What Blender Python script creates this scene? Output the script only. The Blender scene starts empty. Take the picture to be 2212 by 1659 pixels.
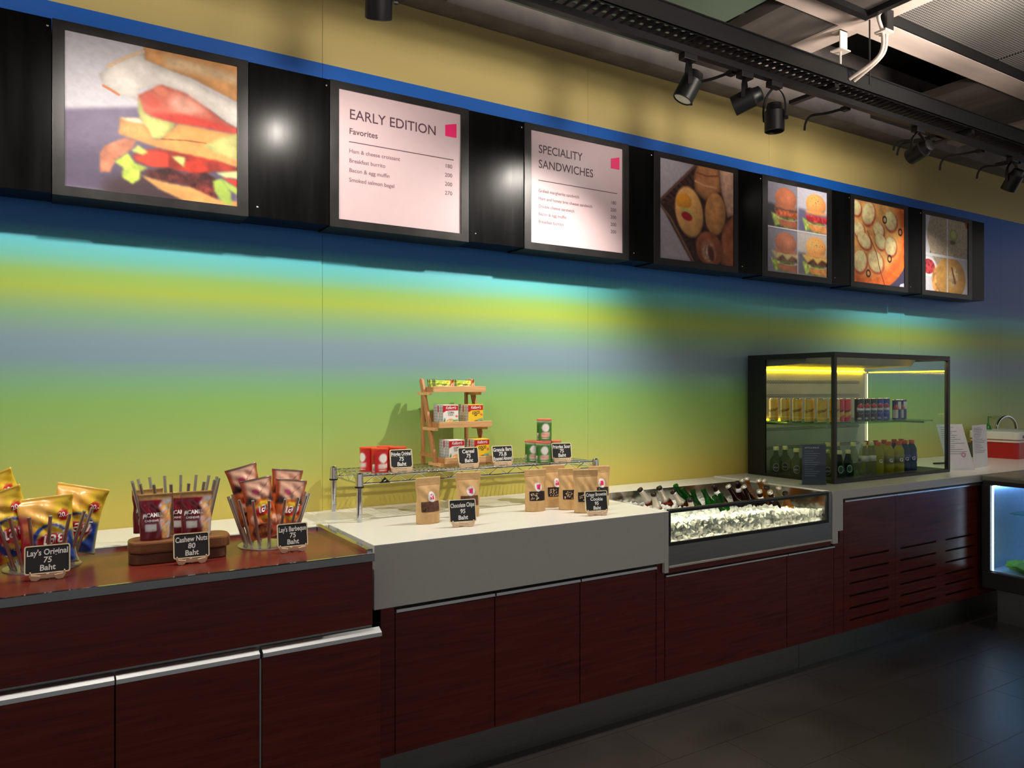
import bpy, bmesh, math, random
import numpy as np
from mathutils import Vector, Matrix, Euler

random.seed(7)
SC = bpy.context.scene
COL = SC.collection
PI = math.pi

# ------------------------------------------------------------------ camera
F_PX, YAW, EYE, HORIZON = 1647.0, math.radians(31.92), 1.45, 838.0
cam = bpy.data.cameras.new('camera')
cam.sensor_width = 36.0
cam.lens = 36.0 * F_PX / 2212.0
cam.shift_y = (HORIZON - 829.5) / 2212.0
cam.clip_start = 0.05
camo = bpy.data.objects.new('camera', cam)
camo.location = (0, 0, EYE)
camo.rotation_euler = (PI / 2, 0, -YAW)
COL.objects.link(camo)
SC.camera = camo

# ------------------------------------------------------------------ world, exposure
wd = bpy.data.worlds.new('dim_hall')
SC.world = wd
wd.use_nodes = True
wd.node_tree.nodes['Background'].inputs[0].default_value = (1.0, 0.95, 0.92, 1)
wd.node_tree.nodes['Background'].inputs[1].default_value = 0.50
SC.view_settings.view_transform = 'Standard'
SC.view_settings.look = 'None'
SC.view_settings.exposure = 0.0
SC.view_settings.gamma = 1.0
SC.view_settings.use_curve_mapping = False

# ------------------------------------------------------------------ measuring helpers (photo pixel -> metres)
SN, CS = math.sin(YAW), math.cos(YAW)
def W(px, py, D):
    """point on the vertical plane y = D that is seen at a pixel of the photograph"""
    X = D * math.tan(math.atan((px - 1106) / F_PX) + YAW)
    return Vector((X, D, EYE + (HORIZON - py) * (X * SN + D * CS) / F_PX))
def T(px, py, z):
    """point on the horizontal plane at height z"""
    d = F_PX * (EYE - z) / (py - HORIZON)
    r = d * (px - 1106) / F_PX
    return Vector((d * SN + r * CS, d * CS - r * SN, z))

# ------------------------------------------------------------------ colour + materials
def lin(c):
    c = np.asarray(c, float) / 255.0
    return np.where(c <= 0.04045, c / 12.92, ((c + 0.055) / 1.055) ** 2.4)
def L4(c):
    return tuple(lin(c)) + (1.0,)
MATS = {}
def base_mat(name):
    m = bpy.data.materials.new(name)
    m.use_nodes = True
    nt = m.node_tree
    return m, nt, nt.nodes['Principled BSDF']
def N(nt, kind, **kw):
    n = nt.nodes.new(kind)
    for k, v in kw.items():
        if k.startswith('i_'):
            n.inputs[k[2:].replace('_', ' ')].default_value = v
        else:
            setattr(n, k, v)
    return n
def mat(name, col, rough=0.5, metal=0.0, var=0.06, scale=30.0, bump=0.0, stretch=None, spec=0.5, coat=0.0, rvar=0.0, emit=0.0, aniso=0.0, alpha=None):
    """principled surface whose colour and relief are varied by object-space noise"""
    if name in MATS: return MATS[name]
    m, nt, p = base_mat(name)
    lk = nt.links.new
    tc = N(nt, 'ShaderNodeTexCoord')
    mp = N(nt, 'ShaderNodeMapping')
    if stretch: mp.inputs['Scale'].default_value = stretch
    lk(tc.outputs['Object'], mp.inputs['Vector'])
    nz = N(nt, 'ShaderNodeTexNoise', i_Scale=scale, i_Detail=3.0)
    lk(mp.outputs[0], nz.inputs['Vector'])
    rp = N(nt, 'ShaderNodeValToRGB')
    a = lin(col)
    rp.color_ramp.elements[0].color = tuple(np.clip(a * (1 - var), 0, 1)) + (1,)
    rp.color_ramp.elements[1].color = tuple(np.clip(a * (1 + var), 0, 1)) + (1,)
    rp.color_ramp.elements[0].position = 0.3
    rp.color_ramp.elements[1].position = 0.7
    lk(nz.outputs[0], rp.inputs[0])
    lk(rp.outputs[0], p.inputs['Base Color'])
    p.inputs['Roughness'].default_value = rough
    p.inputs['Metallic'].default_value = metal
    p.inputs['Specular IOR Level'].default_value = spec
    p.inputs['Coat Weight'].default_value = coat
    p.inputs['Coat Roughness'].default_value = 0.08
    if aniso: p.inputs['Anisotropic'].default_value = aniso
    if rvar:
        mr = N(nt, 'ShaderNodeMapRange')
        mr.inputs['To Min'].default_value = max(0.02, rough - rvar)
        mr.inputs['To Max'].default_value = min(1, rough + rvar)
        lk(nz.outputs[0], mr.inputs[0]); lk(mr.outputs[0], p.inputs['Roughness'])
    if bump:
        b = N(nt, 'ShaderNodeBump', i_Strength=bump, i_Distance=0.002)
        lk(nz.outputs[0], b.inputs['Height']); lk(b.outputs[0], p.inputs['Normal'])
    if emit:
        p.inputs['Emission Color'].default_value = L4(col)
        p.inputs['Emission Strength'].default_value = emit
    MATS[name] = m
    return m
def print_mat(name, rough=0.45, coat=0.0, bump=0.0, scale=60, spec=0.5):
    """flat print: colours come from the mesh's own colour attribute, fine grain from noise"""
    if name in MATS: return MATS[name]
    m, nt, p = base_mat(name)
    lk = nt.links.new
    at = N(nt, 'ShaderNodeAttribute', attribute_name='Col')
    tc = N(nt, 'ShaderNodeTexCoord')
    nz = N(nt, 'ShaderNodeTexNoise', i_Scale=scale, i_Detail=4.0)
    lk(tc.outputs['Object'], nz.inputs['Vector'])
    mr = N(nt, 'ShaderNodeMapRange')
    mr.inputs['To Min'].default_value = 0.93; mr.inputs['To Max'].default_value = 1.07
    lk(nz.outputs[0], mr.inputs[0])
    mx = N(nt, 'ShaderNodeVectorMath', operation='SCALE')
    lk(at.outputs['Color'], mx.inputs[0]); lk(mr.outputs[0], mx.inputs['Scale'])
    lk(mx.outputs[0], p.inputs['Base Color'])
    p.inputs['Roughness'].default_value = rough
    p.inputs['Specular IOR Level'].default_value = spec
    p.inputs['Coat Weight'].default_value = coat
    if bump:
        b = N(nt, 'ShaderNodeBump', i_Strength=bump, i_Distance=0.003)
        lk(nz.outputs[0], b.inputs['Height']); lk(b.outputs[0], p.inputs['Normal'])
    MATS[name] = m
    return m
def glass_mat(name, tint, refl=0.08, rough=0.02, body=0.0, bodycol=(255, 255, 255)):
    """thin clear sheet or bottle wall: tinted see-through with fresnel gloss and some milky body"""
    if name in MATS: return MATS[name]
    m = bpy.data.materials.new(name); m.use_nodes = True
    nt = m.node_tree; nt.nodes.clear(); lk = nt.links.new
    out = N(nt, 'ShaderNodeOutputMaterial')
    tr = N(nt, 'ShaderNodeBsdfTransparent'); tr.inputs[0].default_value = L4(tint)
    gl = N(nt, 'ShaderNodeBsdfGlossy'); gl.inputs['Roughness'].default_value = rough
    tc = N(nt, 'ShaderNodeTexCoord')
    nz = N(nt, 'ShaderNodeTexNoise', i_Scale=9.0); lk(tc.outputs['Object'], nz.inputs['Vector'])
    bp = N(nt, 'ShaderNodeBump', i_Strength=0.02, i_Distance=0.002)
    lk(nz.outputs[0], bp.inputs['Height']); lk(bp.outputs[0], gl.inputs['Normal'])
    fr = N(nt, 'ShaderNodeLayerWeight', i_Blend=0.5)
    pw = N(nt, 'ShaderNodeMath', operation='POWER'); pw.inputs[1].default_value = 5.0
    lk(fr.outputs['Facing'], pw.inputs[0])
    ml = N(nt, 'ShaderNodeMath', operation='MULTIPLY_ADD')
    ml.inputs[1].default_value = 0.4; ml.inputs[2].default_value = refl * 0.22
    lk(pw.outputs[0], ml.inputs[0])
    last = tr
    if body:
        df = N(nt, 'ShaderNodeBsdfDiffuse'); df.inputs[0].default_value = L4(bodycol)
        tl = N(nt, 'ShaderNodeBsdfTranslucent'); tl.inputs[0].default_value = L4(bodycol)
        ad = N(nt, 'ShaderNodeMixShader'); ad.inputs[0].default_value = 0.5
        lk(df.outputs[0], ad.inputs[1]); lk(tl.outputs[0], ad.inputs[2])
        mb = N(nt, 'ShaderNodeMixShader'); mb.inputs[0].default_value = body
        lk(tr.outputs[0], mb.inputs[1]); lk(ad.outputs[0], mb.inputs[2]); last = mb
    mx = N(nt, 'ShaderNodeMixShader')
    lk(ml.outputs[0], mx.inputs[0]); lk(last.outputs[0], mx.inputs[1]); lk(gl.outputs[0], mx.inputs[2])
    lk(mx.outputs[0], out.inputs[0])
    MATS[name] = m
    return m
def emit_mat(name, col, strength):
    if name in MATS: return MATS[name]
    m = bpy.data.materials.new(name); m.use_nodes = True
    nt = m.node_tree; nt.nodes.clear(); lk = nt.links.new
    out = N(nt, 'ShaderNodeOutputMaterial'); e = N(nt, 'ShaderNodeEmission')
    tc = N(nt, 'ShaderNodeTexCoord'); nz = N(nt, 'ShaderNodeTexNoise', i_Scale=80.0)
    lk(tc.outputs['Object'], nz.inputs['Vector'])
    mr = N(nt, 'ShaderNodeMapRange'); mr.inputs['To Min'].default_value = strength * 0.8; mr.inputs['To Max'].default_value = strength * 1.2
    lk(nz.outputs[0], mr.inputs[0]); lk(mr.outputs[0], e.inputs[1])
    e.inputs[0].default_value = L4(col)
    lk(e.outputs[0], out.inputs[0])
    MATS[name] = m
    return m

# ------------------------------------------------------------------ mesh building
class MB:
    """collects shapes for ONE mesh object"""
    def __init__(s): s.v = []; s.f = []; s.c = None
    def add(s, vs, fs):
        o = len(s.v); s.v += [tuple(v) for v in vs]; s.f += [tuple(i + o for i in f) for f in fs]; return s
    def box(s, x0, x1, y0, y1, z0, z1):
        return s.add([(x0, y0, z0), (x1, y0, z0), (x1, y1, z0), (x0, y1, z0), (x0, y0, z1), (x1, y0, z1), (x1, y1, z1), (x0, y1, z1)],
                     [(0, 3, 2, 1), (4, 5, 6, 7), (0, 1, 5, 4), (1, 2, 6, 5), (2, 3, 7, 6), (3, 0, 4, 7)])
    def prism(s, pts, axis, a, b):
        """closed 2-D outline swept along an axis; the outline runs in the two other axes in order"""
        n = len(pts)
        def P(p, t):
            return {'x': (t, p[0], p[1]), 'y': (p[0], t, p[1]), 'z': (p[0], p[1], t)}[axis]
        vs = [P(p, a) for p in pts] + [P(p, b) for p in pts]
        fs = [(i, (i + 1) % n, n + (i + 1) % n, n + i) for i in range(n)] + [tuple(range(n))[::-1], tuple(range(n, 2 * n))]
        return s.add(vs, fs)
    def ring(s, outer, inner, axis, a, b):
        n = len(outer)
        def P(p, t):
            return {'x': (t, p[0], p[1]), 'y': (p[0], t, p[1]), 'z': (p[0], p[1], t)}[axis]
        vs = [P(p, a) for p in outer] + [P(p, a) for p in inner] + [P(p, b) for p in outer] + [P(p, b) for p in inner]
        fs = []
        for i in range(n):
            j = (i + 1) % n
            fs += [(i, j, n + j, n + i), (2 * n + i, 3 * n + i, 3 * n + j, 2 * n + j), (i, 2 * n + i, 2 * n + j, j), (n + i, n + j, 3 * n + j, 3 * n + i)]
        return s.add(vs, fs)
    def tube(s, path, r, n=8, cap=True):
        path = [Vector(p) for p in path]; rs = r if isinstance(r, (list, tuple)) else [r] * len(path)
        k = len(path); rings = []
        t0 = (path[1] - path[0]).normalized()
        up = Vector((0, 0, 1)) if abs(t0.z) < 0.9 else Vector((1, 0, 0))
        u = t0.cross(up).normalized()
        vs = []
        for i in range(k):
            t = (path[min(i + 1, k - 1)] - path[max(i - 1, 0)]).normalized()
            u = (u - t * u.dot(t)).normalized(); w = t.cross(u)
            vs += [path[i] + (u * math.cos(2 * PI * j / n) + w * math.sin(2 * PI * j / n)) * rs[i] for j in range(n)]
        fs = [(i * n + j, i * n + (j + 1) % n, (i + 1) * n + (j + 1) % n, (i + 1) * n + j) for i in range(k - 1) for j in range(n)]
        if cap: fs += [tuple(range(n))[::-1], tuple(range((k - 1) * n, k * n))]
        return s.add(vs, fs)
    def lathe(s, prof, n=20, c=(0, 0, 0), sx=1.0, sy=1.0):
        """prof: (radius, height) pairs from bottom to top, turned about the vertical axis"""
        k = len(prof)
        vs = [(c[0] + sx * r * math.cos(2 * PI * j / n), c[1] + sy * r * math.sin(2 * PI * j / n), c[2] + z) for r, z in prof for j in range(n)]
        fs = [(i * n + j, i * n + (j + 1) % n, (i + 1) * n + (j + 1) % n, (i + 1) * n + j) for i in range(k - 1) for j in range(n)]
        if prof[0][0] > 1e-5: fs.append(tuple(range(n))[::-1])
        if prof[-1][0] > 1e-5: fs.append(tuple(range((k - 1) * n, k * n)))
        return s.add(vs, fs)
    def bar(s, a, b, w, h, up=(0, 0, 1)):
        """rectangular bar from a to b"""
        a = Vector(a); b = Vector(b); t = (b - a).normalized(); up = Vector(up)
        u = t.cross(up).normalized(); v = u.cross(t)
        vs = [p + u * (i * w / 2) + v * (j * h / 2) for p in (a, b) for i, j in ((-1, -1), (1, -1), (1, 1), (-1, 1))]
        return s.add(vs, [(0, 1, 2, 3), (7, 6, 5, 4), (0, 4, 5, 1), (1, 5, 6, 2), (2, 6, 7, 3), (3, 7, 4, 0)])
    def move(s, M):
        s.v = [tuple(M @ Vector(v)) for v in s.v]; return s
def mesh(mb, name, smooth=False):
    me = bpy.data.meshes.new(name)
    me.from_pydata(mb.v, [], mb.f)
    me.validate()
    if mb.c is not None:
        a = me.color_attributes.new('Col', 'FLOAT_COLOR', 'POINT')
        c = np.ones((len(mb.v), 4), np.float32); c[:, :3] = lin(np.clip(np.asarray(mb.c)[:, :3] * 255.0, 0, 255))
        a.data.foreach_set('color', c.ravel())
    bm = bmesh.new(); bm.from_mesh(me)
    bmesh.ops.recalc_face_normals(bm, faces=bm.faces)
    bm.to_mesh(me); bm.free()
    if smooth:
        me.shade_smooth()
    return me
def put(name, me, m, parent=None, loc=(0, 0, 0), rot=(0, 0, 0), bev=0.0, auto=False):
    if isinstance(me, MB): me = mesh(me, name, smooth=auto)
    if m is not None and not len(me.materials): me.materials.append(m)
    o = bpy.data.objects.new(name, me)
    if m is not None and me.materials[0] is not m:
        o.material_slots[0].link = 'OBJECT'; o.material_slots[0].material = m
    COL.objects.link(o)
    o.location = loc; o.rotation_euler = rot
    if parent: o.parent = parent
    if bev:
        b = o.modifiers.new('edge', 'BEVEL'); b.width = bev; b.segments = 2; b.limit_method = 'ANGLE'
    if auto:
        try:
            me.set_sharp_from_angle(angle=math.radians(40))
        except Exception: pass
    return o
def thing(name, label, cat, loc=(0, 0, 0), rz=0.0, group=None, rot=None):
    o = bpy.data.objects.new(name, None); COL.objects.link(o)
    o.empty_display_size = 0.05
    o.location = loc; o.rotation_euler = rot if rot else (0, 0, rz)
    return tag(o, label, cat, group)
def tag(o, label, cat, group=None):
    o['label'] = label; o['category'] = cat
    if group: o['group'] = group
    return o
def struct(o):
    o['kind'] = 'structure'; return o
def dup(root, loc, rz=0.0, label=None, group=None, rot=None, scale=None):
    r = root.copy(); COL.objects.link(r); r.location = loc
    r.rotation_euler = rot if rot else (0, 0, rz)
    if scale: r.scale = scale
    if label: r['label'] = label
    if group: r['group'] = group
    for ch in list(root.children):
        c = ch.copy(); COL.objects.link(c); c.parent = r; c.matrix_parent_inverse = ch.matrix_parent_inverse
        for g in list(ch.children):
            d = g.copy(); COL.objects.link(d); d.parent = c
    return r
def rrect(x0, x1, z0, z1, r, n=4):
    pts = []
    for cx, cz, a in ((x1 - r, z1 - r, 0), (x0 + r, z1 - r, PI / 2), (x0 + r, z0 + r, PI), (x1 - r, z0 + r, 3 * PI / 2)):
        pts += [(cx + r * math.cos(a + PI / 2 * i / n), cz + r * math.sin(a + PI / 2 * i / n)) for i in range(n + 1)]
    return pts

# ------------------------------------------------------------------ lettering
_GL = {}
def glyphs(body, size=1.0, align='LEFT', bold=0.0, shear=0.0):
    k = (body, size, align, bold, shear)
    if k not in _GL:
        c = bpy.data.curves.new('letters', 'FONT'); c.body = body; c.size = size; c.align_x = align
        c.fill_mode = 'FRONT'; c.resolution_u = 3; c.offset = bold; c.shear = shear
        o = bpy.data.objects.new('letters', c); COL.objects.link(o)
        dg = bpy.context.evaluated_depsgraph_get()
        me = bpy.data.meshes.new_from_object(o.evaluated_get(dg))
        _GL[k] = ([(v.co.x, v.co.y) for v in me.vertices], [tuple(p.vertices) for p in me.polygons])
        bpy.data.objects.remove(o); bpy.data.curves.remove(c); bpy.data.meshes.remove(me)
    return _GL[k]
def letters(body, size, m, parent, fn, align='LEFT', bold=0.0, sx=1.0, shear=0.0, name='lettering', tilt=0.0):
    """printed words on a surface; fn maps letter plane (x right, y up) to the part's own space"""
    v, f = glyphs(body, size, align, bold, shear)
    if not v: return None
    ct, st = math.cos(tilt), math.sin(tilt)
    mb = MB(); mb.add([fn(sx * x * ct - y * st, sx * x * st + y * ct) for x, y in v], f)
    me = bpy.data.meshes.new(name); me.from_pydata(mb.v, [], mb.f)
    return put(name, me, m, parent)

# ------------------------------------------------------------------ painter for flat prints (posters, wrappers, cartons)
def vnoise(h, w, cells, seed=0, octs=3):
    rng = np.random.RandomState(seed); out = np.zeros((h, w)); amp = 1.0; tot = 0
    for o in range(octs):
        n = int(cells * 2 ** o) + 2
        g = rng.rand(n + 1, n + 1)
        y = np.linspace(0, n - 1.001, h); x = np.linspace(0, n - 1.001, w)
        yi = y.astype(int); xi = x.astype(int); fy = (y - yi)[:, None]; fx = (x - xi)[None]
        fy = fy * fy * (3 - 2 * fy); fx = fx * fx * (3 - 2 * fx)
        a = g[yi][:, xi]; b = g[yi][:, xi + 1]; c = g[yi + 1][:, xi]; d = g[yi + 1][:, xi + 1]
        out += amp * ((a * (1 - fx) + b * fx) * (1 - fy) + (c * (1 - fx) + d * fx) * fy); tot += amp; amp *= 0.5
    return out / tot * 2 - 1
def blur(m, k):
    for ax in (0, 1):
        for _ in range(2):
            p = np.pad(m, [(k, k) if a == ax else (0, 0) for a in (0, 1)], mode='edge')
            cs = np.cumsum(p, axis=ax); cs = np.insert(cs, 0, 0, axis=ax)
            n = 2 * k + 1
            m = (np.take(cs, range(n, cs.shape[ax]), axis=ax) - np.take(cs, range(0, cs.shape[ax] - n), axis=ax)) / n
    return m
class Canvas:
    """u to the right 0..1, v downwards 0..1"""
    def __init__(s, w, h, col, quad=None):
        s.w, s.h = w, h
        s.a = np.ones((h, w, 3)) * np.asarray(col) / 255.0
        s.U, s.V = np.meshgrid(np.linspace(0, 1, w), np.linspace(0, 1, h))
        s.q = quad; s.k = 0
    def uv(s, p):
        if s.q is None: return p
        x0, x1, tl, tr, bl, br = s.q
        u = (p[0] - x0) / (x1 - x0); t = tl + (tr - tl) * u; b = bl + (br - bl) * u
        return u, (p[1] - t) / (b - t)
    def put(s, m, col, amp=0.0, cells=14, shade=None):
        s.k += 1
        c = np.ones_like(s.a) * np.asarray(col) / 255.0
        if amp: c = c * (1 + amp * vnoise(s.h, s.w, cells, s.k))[..., None]
        if shade is not None: c = c * shade[..., None]
        s.a = np.clip(s.a * (1 - m[..., None]) + c * m[..., None], 0, 1); return s
    def poly(s, pts, col, soft=0, amp=0.0, cells=14, edge=None, rim=0.0):
        P = [s.uv(p) for p in pts]; m = np.zeros((s.h, s.w), bool); n = len(P)
        for i in range(n):
            (x1, y1), (x2, y2) = P[i], P[(i + 1) % n]
            if y1 == y2: continue
            m ^= ((s.V < max(y1, y2)) & (s.V >= min(y1, y2)) & (s.U < x1 + (s.V - y1) * (x2 - x1) / (y2 - y1)))
        m = m.astype(float)
        sh = None
        if rim:
            e = blur(m, max(2, s.w // 30)); sh = 1 - rim * (1 - np.clip((e - 0.5) * 2, 0, 1))
        if soft: m = blur(m, soft)
        return s.put(m, col, amp, cells, sh)
    def ell(s, cx, cy, rx, ry, col, rot=0.0, soft=0.12, amp=0.0, cells=14, dome=0.0, ring=None):
        (u, v) = s.uv((cx, cy))
        if s.q is not None:
            x0, x1, tl, tr, bl, br = s.q
            t = tl + (tr - tl) * u; b = bl + (br - bl) * u
            kx, ky = 1.0 / (x1 - x0), 1.0 / (b - t)
        else: kx = ky = 1.0
        X = (s.U - u) / kx; Y = (s.V - v) / ky
        c_, s_ = math.cos(rot), math.sin(rot)
        a = (X * c_ + Y * s_) / rx; b_ = (-X * s_ + Y * c_) / ry
        d = np.sqrt(a * a + b_ * b_)
        m = np.clip((1 - d) / soft, 0, 1)
        if ring: m = m * np.clip((d - ring) / soft, 0, 1)
        sh = None
        if dome: sh = 1 + dome * (0.45 - 0.5 * d * d - 0.35 * (a * 0.5 + b_))
        return s.put(m, col, amp, cells, sh)
    def line(s, pts, w, col, soft=0):
        for p, q in zip(pts[:-1], pts[1:]):
            (x1, y1), (x2, y2) = s.uv(p), s.uv(q)
            asp = s.h / s.w
            dx, dy = x2 - x1, (y2 - y1) * asp; L2 = dx * dx + dy * dy + 1e-12
            t = np.clip(((s.U - x1) * dx + (s.V - y1) * asp * dy) / L2, 0, 1)
            d = np.hypot(s.U - x1 - t * dx, (s.V - y1) * asp - t * dy)
            s.put(np.clip((w - d) / (0.6 / s.w) + 0.5, 0, 1), col)
        return s
    def mottle(s, amp, cells, tint=(1, 1, 1)):
        s.k += 1
        n = vnoise(s.h, s.w, cells, s.k + 50)[..., None] * np.asarray(tint)
        s.a = np.clip(s.a * (1 + amp * n), 0, 1); return s
    def at(s, u, v):
        x = np.clip(np.asarray(u) * (s.w - 1), 0, s.w - 1.001); y = np.clip(np.asarray(v) * (s.h - 1), 0, s.h - 1.001)
        xi = x.astype(int); yi = y.astype(int); fx = (x - xi)[..., None]; fy = (y - yi)[..., None]
        return ((s.a[yi, xi] * (1 - fx) + s.a[yi, xi + 1] * fx) * (1 - fy) + (s.a[yi + 1, xi] * (1 - fx) + s.a[yi + 1, xi + 1] * fx) * fy)
def picture(cv, x0, x1, z0, z1, y, nu=None, nv=None):
    """flat printed sheet facing -y"""
    nu = nu or cv.w; nv = nv or cv.h
    u = np.linspace(0, 1, nu); v = np.linspace(0, 1, nv)
    mb = MB()
    mb.v = [(x0 + (x1 - x0) * a, y, z1 - (z1 - z0) * b) for b in v for a in u]
    mb.f = [(j * nu + i, (j + 1) * nu + i, (j + 1) * nu + i + 1, j * nu + i + 1) for j in range(nv - 1) for i in range(nu - 1)]
    U, V = np.meshgrid(u, v)
    mb.c = cv.at(U.ravel(), V.ravel())
    return mb
# ================================================================== materials
def wood_lam():
    m, nt, p = base_mat('red_woodgrain_laminate'); lk = nt.links.new
    tc = N(nt, 'ShaderNodeTexCoord'); mp = N(nt, 'ShaderNodeMapping')
    mp.inputs['Scale'].default_value = (2.2, 4.0, 34.0)
    lk(tc.outputs['Object'], mp.inputs['Vector'])
    nz = N(nt, 'ShaderNodeTexNoise', i_Scale=1.5, i_Detail=5.0, i_Distortion=0.7)
    lk(mp.outputs[0], nz.inputs['Vector'])
    mp2 = N(nt, 'ShaderNodeMapping'); mp2.inputs['Scale'].default_value = (6.0, 8.0, 260.0)
    lk(tc.outputs['Object'], mp2.inputs['Vector'])
    n2 = N(nt, 'ShaderNodeTexNoise', i_Scale=1.0, i_Detail=2.0); lk(mp2.outputs[0], n2.inputs['Vector'])
    ad = N(nt, 'ShaderNodeMath', operation='MULTIPLY_ADD'); ad.inputs[1].default_value = 0.35
    lk(n2.outputs[0], ad.inputs[0]); lk(nz.outputs[0], ad.inputs[2])
    rp = N(nt, 'ShaderNodeValToRGB'); e = rp.color_ramp.elements
    e[0].position = 0.42; e[0].color = L4((84, 28, 21)); e[1].position = 0.92; e[1].color = L4((122, 45, 34))
    lk(ad.outputs[0], rp.inputs[0]); lk(rp.outputs[0], p.inputs['Base Color'])
    p.inputs['Roughness'].default_value = 0.27
    p.inputs['Specular IOR Level'].default_value = 0.55
    b = N(nt, 'ShaderNodeBump', i_Strength=0.02, i_Distance=0.001); lk(n2.outputs[0], b.inputs['Height']); lk(b.outputs[0], p.inputs['Normal'])
    return m
M_LAM = wood_lam()
M_WHITE = mat('white_solid_surface', (226, 224, 216), 0.22, var=0.015, scale=60)
M_CHROME = mat('polished_chrome', (205, 208, 212), 0.09, 1.0, var=0.03, scale=8)
M_STEEL = mat('brushed_steel', (150, 152, 152), 0.32, 1.0, var=0.08, scale=6, stretch=(1, 1, 60), rvar=0.06)
M_STEEL2 = mat('brushed_steel_rod', (198, 192, 186), 0.34, 1.0, var=0.06, scale=20)
M_ALU = mat('satin_aluminium', (186, 188, 190), 0.38, 1.0, var=0.05, scale=20, stretch=(1, 30, 30))
M_BLACK = mat('black_powder_coat', (11, 11, 12), 0.45, var=0.15, scale=40)
M_DARK = mat('dark_carcass', (24, 12, 11), 0.7, var=0.2)
M_BPANEL = mat('gloss_black_panel', (9, 9, 10), 0.25, var=0.5, scale=3.0, stretch=(6, 1, 0.6), rvar=0.05, spec=0.10)
M_BFRAME = mat('satin_dark_frame', (36, 34, 34), 0.36, 0.35, var=0.2, scale=4.0, stretch=(3, 1, 3), rvar=0.08)
M_GLASS = glass_mat('clear_glass_sheet', (244, 250, 247), 0.06)
M_GREENGLASS = glass_mat('green_edged_glass', (205, 235, 220), 0.10)
M_SCREW = mat('steel_screw_head', (210, 205, 195), 0.25, 1.0)
M_CHALKW = mat('chalk_white', (232, 232, 228), 0.8)
M_INK = mat('plum_ink', (70, 40, 54), 0.6)
M_INKL = mat('light_plum_ink', (112, 80, 92), 0.6)
M_MAGENTA = mat('magenta_print', (222, 26, 98), 0.5, var=0.03)
M_CONC = mat('grey_concrete', (122, 114, 110), 0.85, var=0.22, scale=7, bump=0.2)
M_PALE = mat('pale_plaster_beam', (190, 172, 162), 0.85, var=0.12, scale=5, bump=0.1, stretch=(0.5, 2, 1))
M_CDARK = mat('black_ceiling_void', (10, 13, 11), 0.9, var=0.3)
M_CGREY = mat('grey_brown_ceiling_board', (78, 70, 66), 0.8, var=0.3, scale=3, stretch=(3, 0.6, 1))
M_CGREEN = mat('grey_green_ceiling_board', (92, 108, 92), 0.8, var=0.1, scale=3)
M_PAPER = mat('white_paper', (226, 224, 228), 0.7, var=0.02)
M_WPLAST = mat('white_plastic', (222, 220, 212), 0.35, var=0.03)

def wall_paint():
    m, nt, p = base_mat('rainbow_gradient_wall_vinyl'); lk = nt.links.new
    g = N(nt, 'ShaderNodeNewGeometry'); sx = N(nt, 'ShaderNodeSeparateXYZ'); lk(g.outputs['Position'], sx.inputs[0])
    nz = N(nt, 'ShaderNodeTexNoise', i_Scale=0.6, i_Detail=1.0); lk(g.outputs['Position'], nz.inputs['Vector'])
    ad = N(nt, 'ShaderNodeMath', operation='MULTIPLY_ADD'); ad.inputs[1].default_value = 0.03
    lk(nz.outputs[0], ad.inputs[0]); lk(sx.outputs[2], ad.inputs[2])
    mr = N(nt, 'ShaderNodeMapRange'); mr.inputs['From Min'].default_value = 0.815; mr.inputs['From Max'].default_value = 3.315
    lk(ad.outputs[0], mr.inputs[0])
    rp = N(nt, 'ShaderNodeValToRGB'); cr = rp.color_ramp
    stops = [(0.80, (204, 184, 84)), (0.98, (202, 188, 90)), (1.10, (178, 186, 96)), (1.25, (154, 184, 98)), (1.39, (136, 180, 98)), (1.47, (124, 172, 128)),
             (1.56, (122, 150, 160)), (1.64, (124, 148, 160)), (1.73, (124, 162, 126)), (1.83, (152, 172, 68)), (1.89, (132, 170, 86)), (1.95, (98, 172, 156)), (2.015, (82, 172, 186)), (2.07, (28, 112, 178)),
             (2.20, (8, 82, 166)), (2.885, (8, 96, 192))]
    while len(cr.elements) > 1: cr.elements.remove(cr.elements[-1])
    for i, (z, c) in enumerate(stops):
        e = cr.elements[0] if i == 0 else cr.elements.new((z - 0.80) / 2.5)
        e.position = (z - 0.80) / 2.5; e.color = L4(c)
    lk(mr.outputs[0], rp.inputs[0])
    gt = N(nt, 'ShaderNodeMath', operation='GREATER_THAN'); gt.inputs[1].default_value = 2.905
    lk(sx.outputs[2], gt.inputs[0])
    mx = N(nt, 'ShaderNodeMix', data_type='RGBA'); mx.inputs['B'].default_value = L4((196, 172, 92))
    mx.inputs[7].default_value = L4((204, 184, 118))
    lk(gt.outputs[0], mx.inputs[0]); lk(rp.outputs[0], mx.inputs[6])
    lk(mx.outputs[2], p.inputs['Base Color'])
    p.inputs['Roughness'].default_value = 0.42
    return m
M_WALL = wall_paint()
def floor_mat():
    m, nt, p = base_mat('dark_stone_tile'); lk = nt.links.new
    g = N(nt, 'ShaderNodeNewGeometry')
    nz = N(nt, 'ShaderNodeTexNoise', i_Scale=2.5, i_Detail=5.0); lk(g.outputs['Position'], nz.inputs['Vector'])
    rp = N(nt, 'ShaderNodeValToRGB'); e = rp.color_ramp.elements
    e[0].color = L4((38, 33, 31)); e[1].color = L4((54, 48, 45)); e[0].position = .3; e[1].position = .7
    lk(nz.outputs[0], rp.inputs[0]); lk(rp.outputs[0], p.inputs['Base Color'])
    mr = N(nt, 'ShaderNodeMapRange'); mr.inputs['To Min'].default_value = 0.3; mr.inputs['To Max'].default_value = 0.45
    lk(nz.outputs[0], mr.inputs[0]); lk(mr.outputs[0], p.inputs['Roughness'])
    return m
M_FLOOR = floor_mat()
M_GROUT = mat('floor_grout', (70, 63, 58), 0.8)

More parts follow.
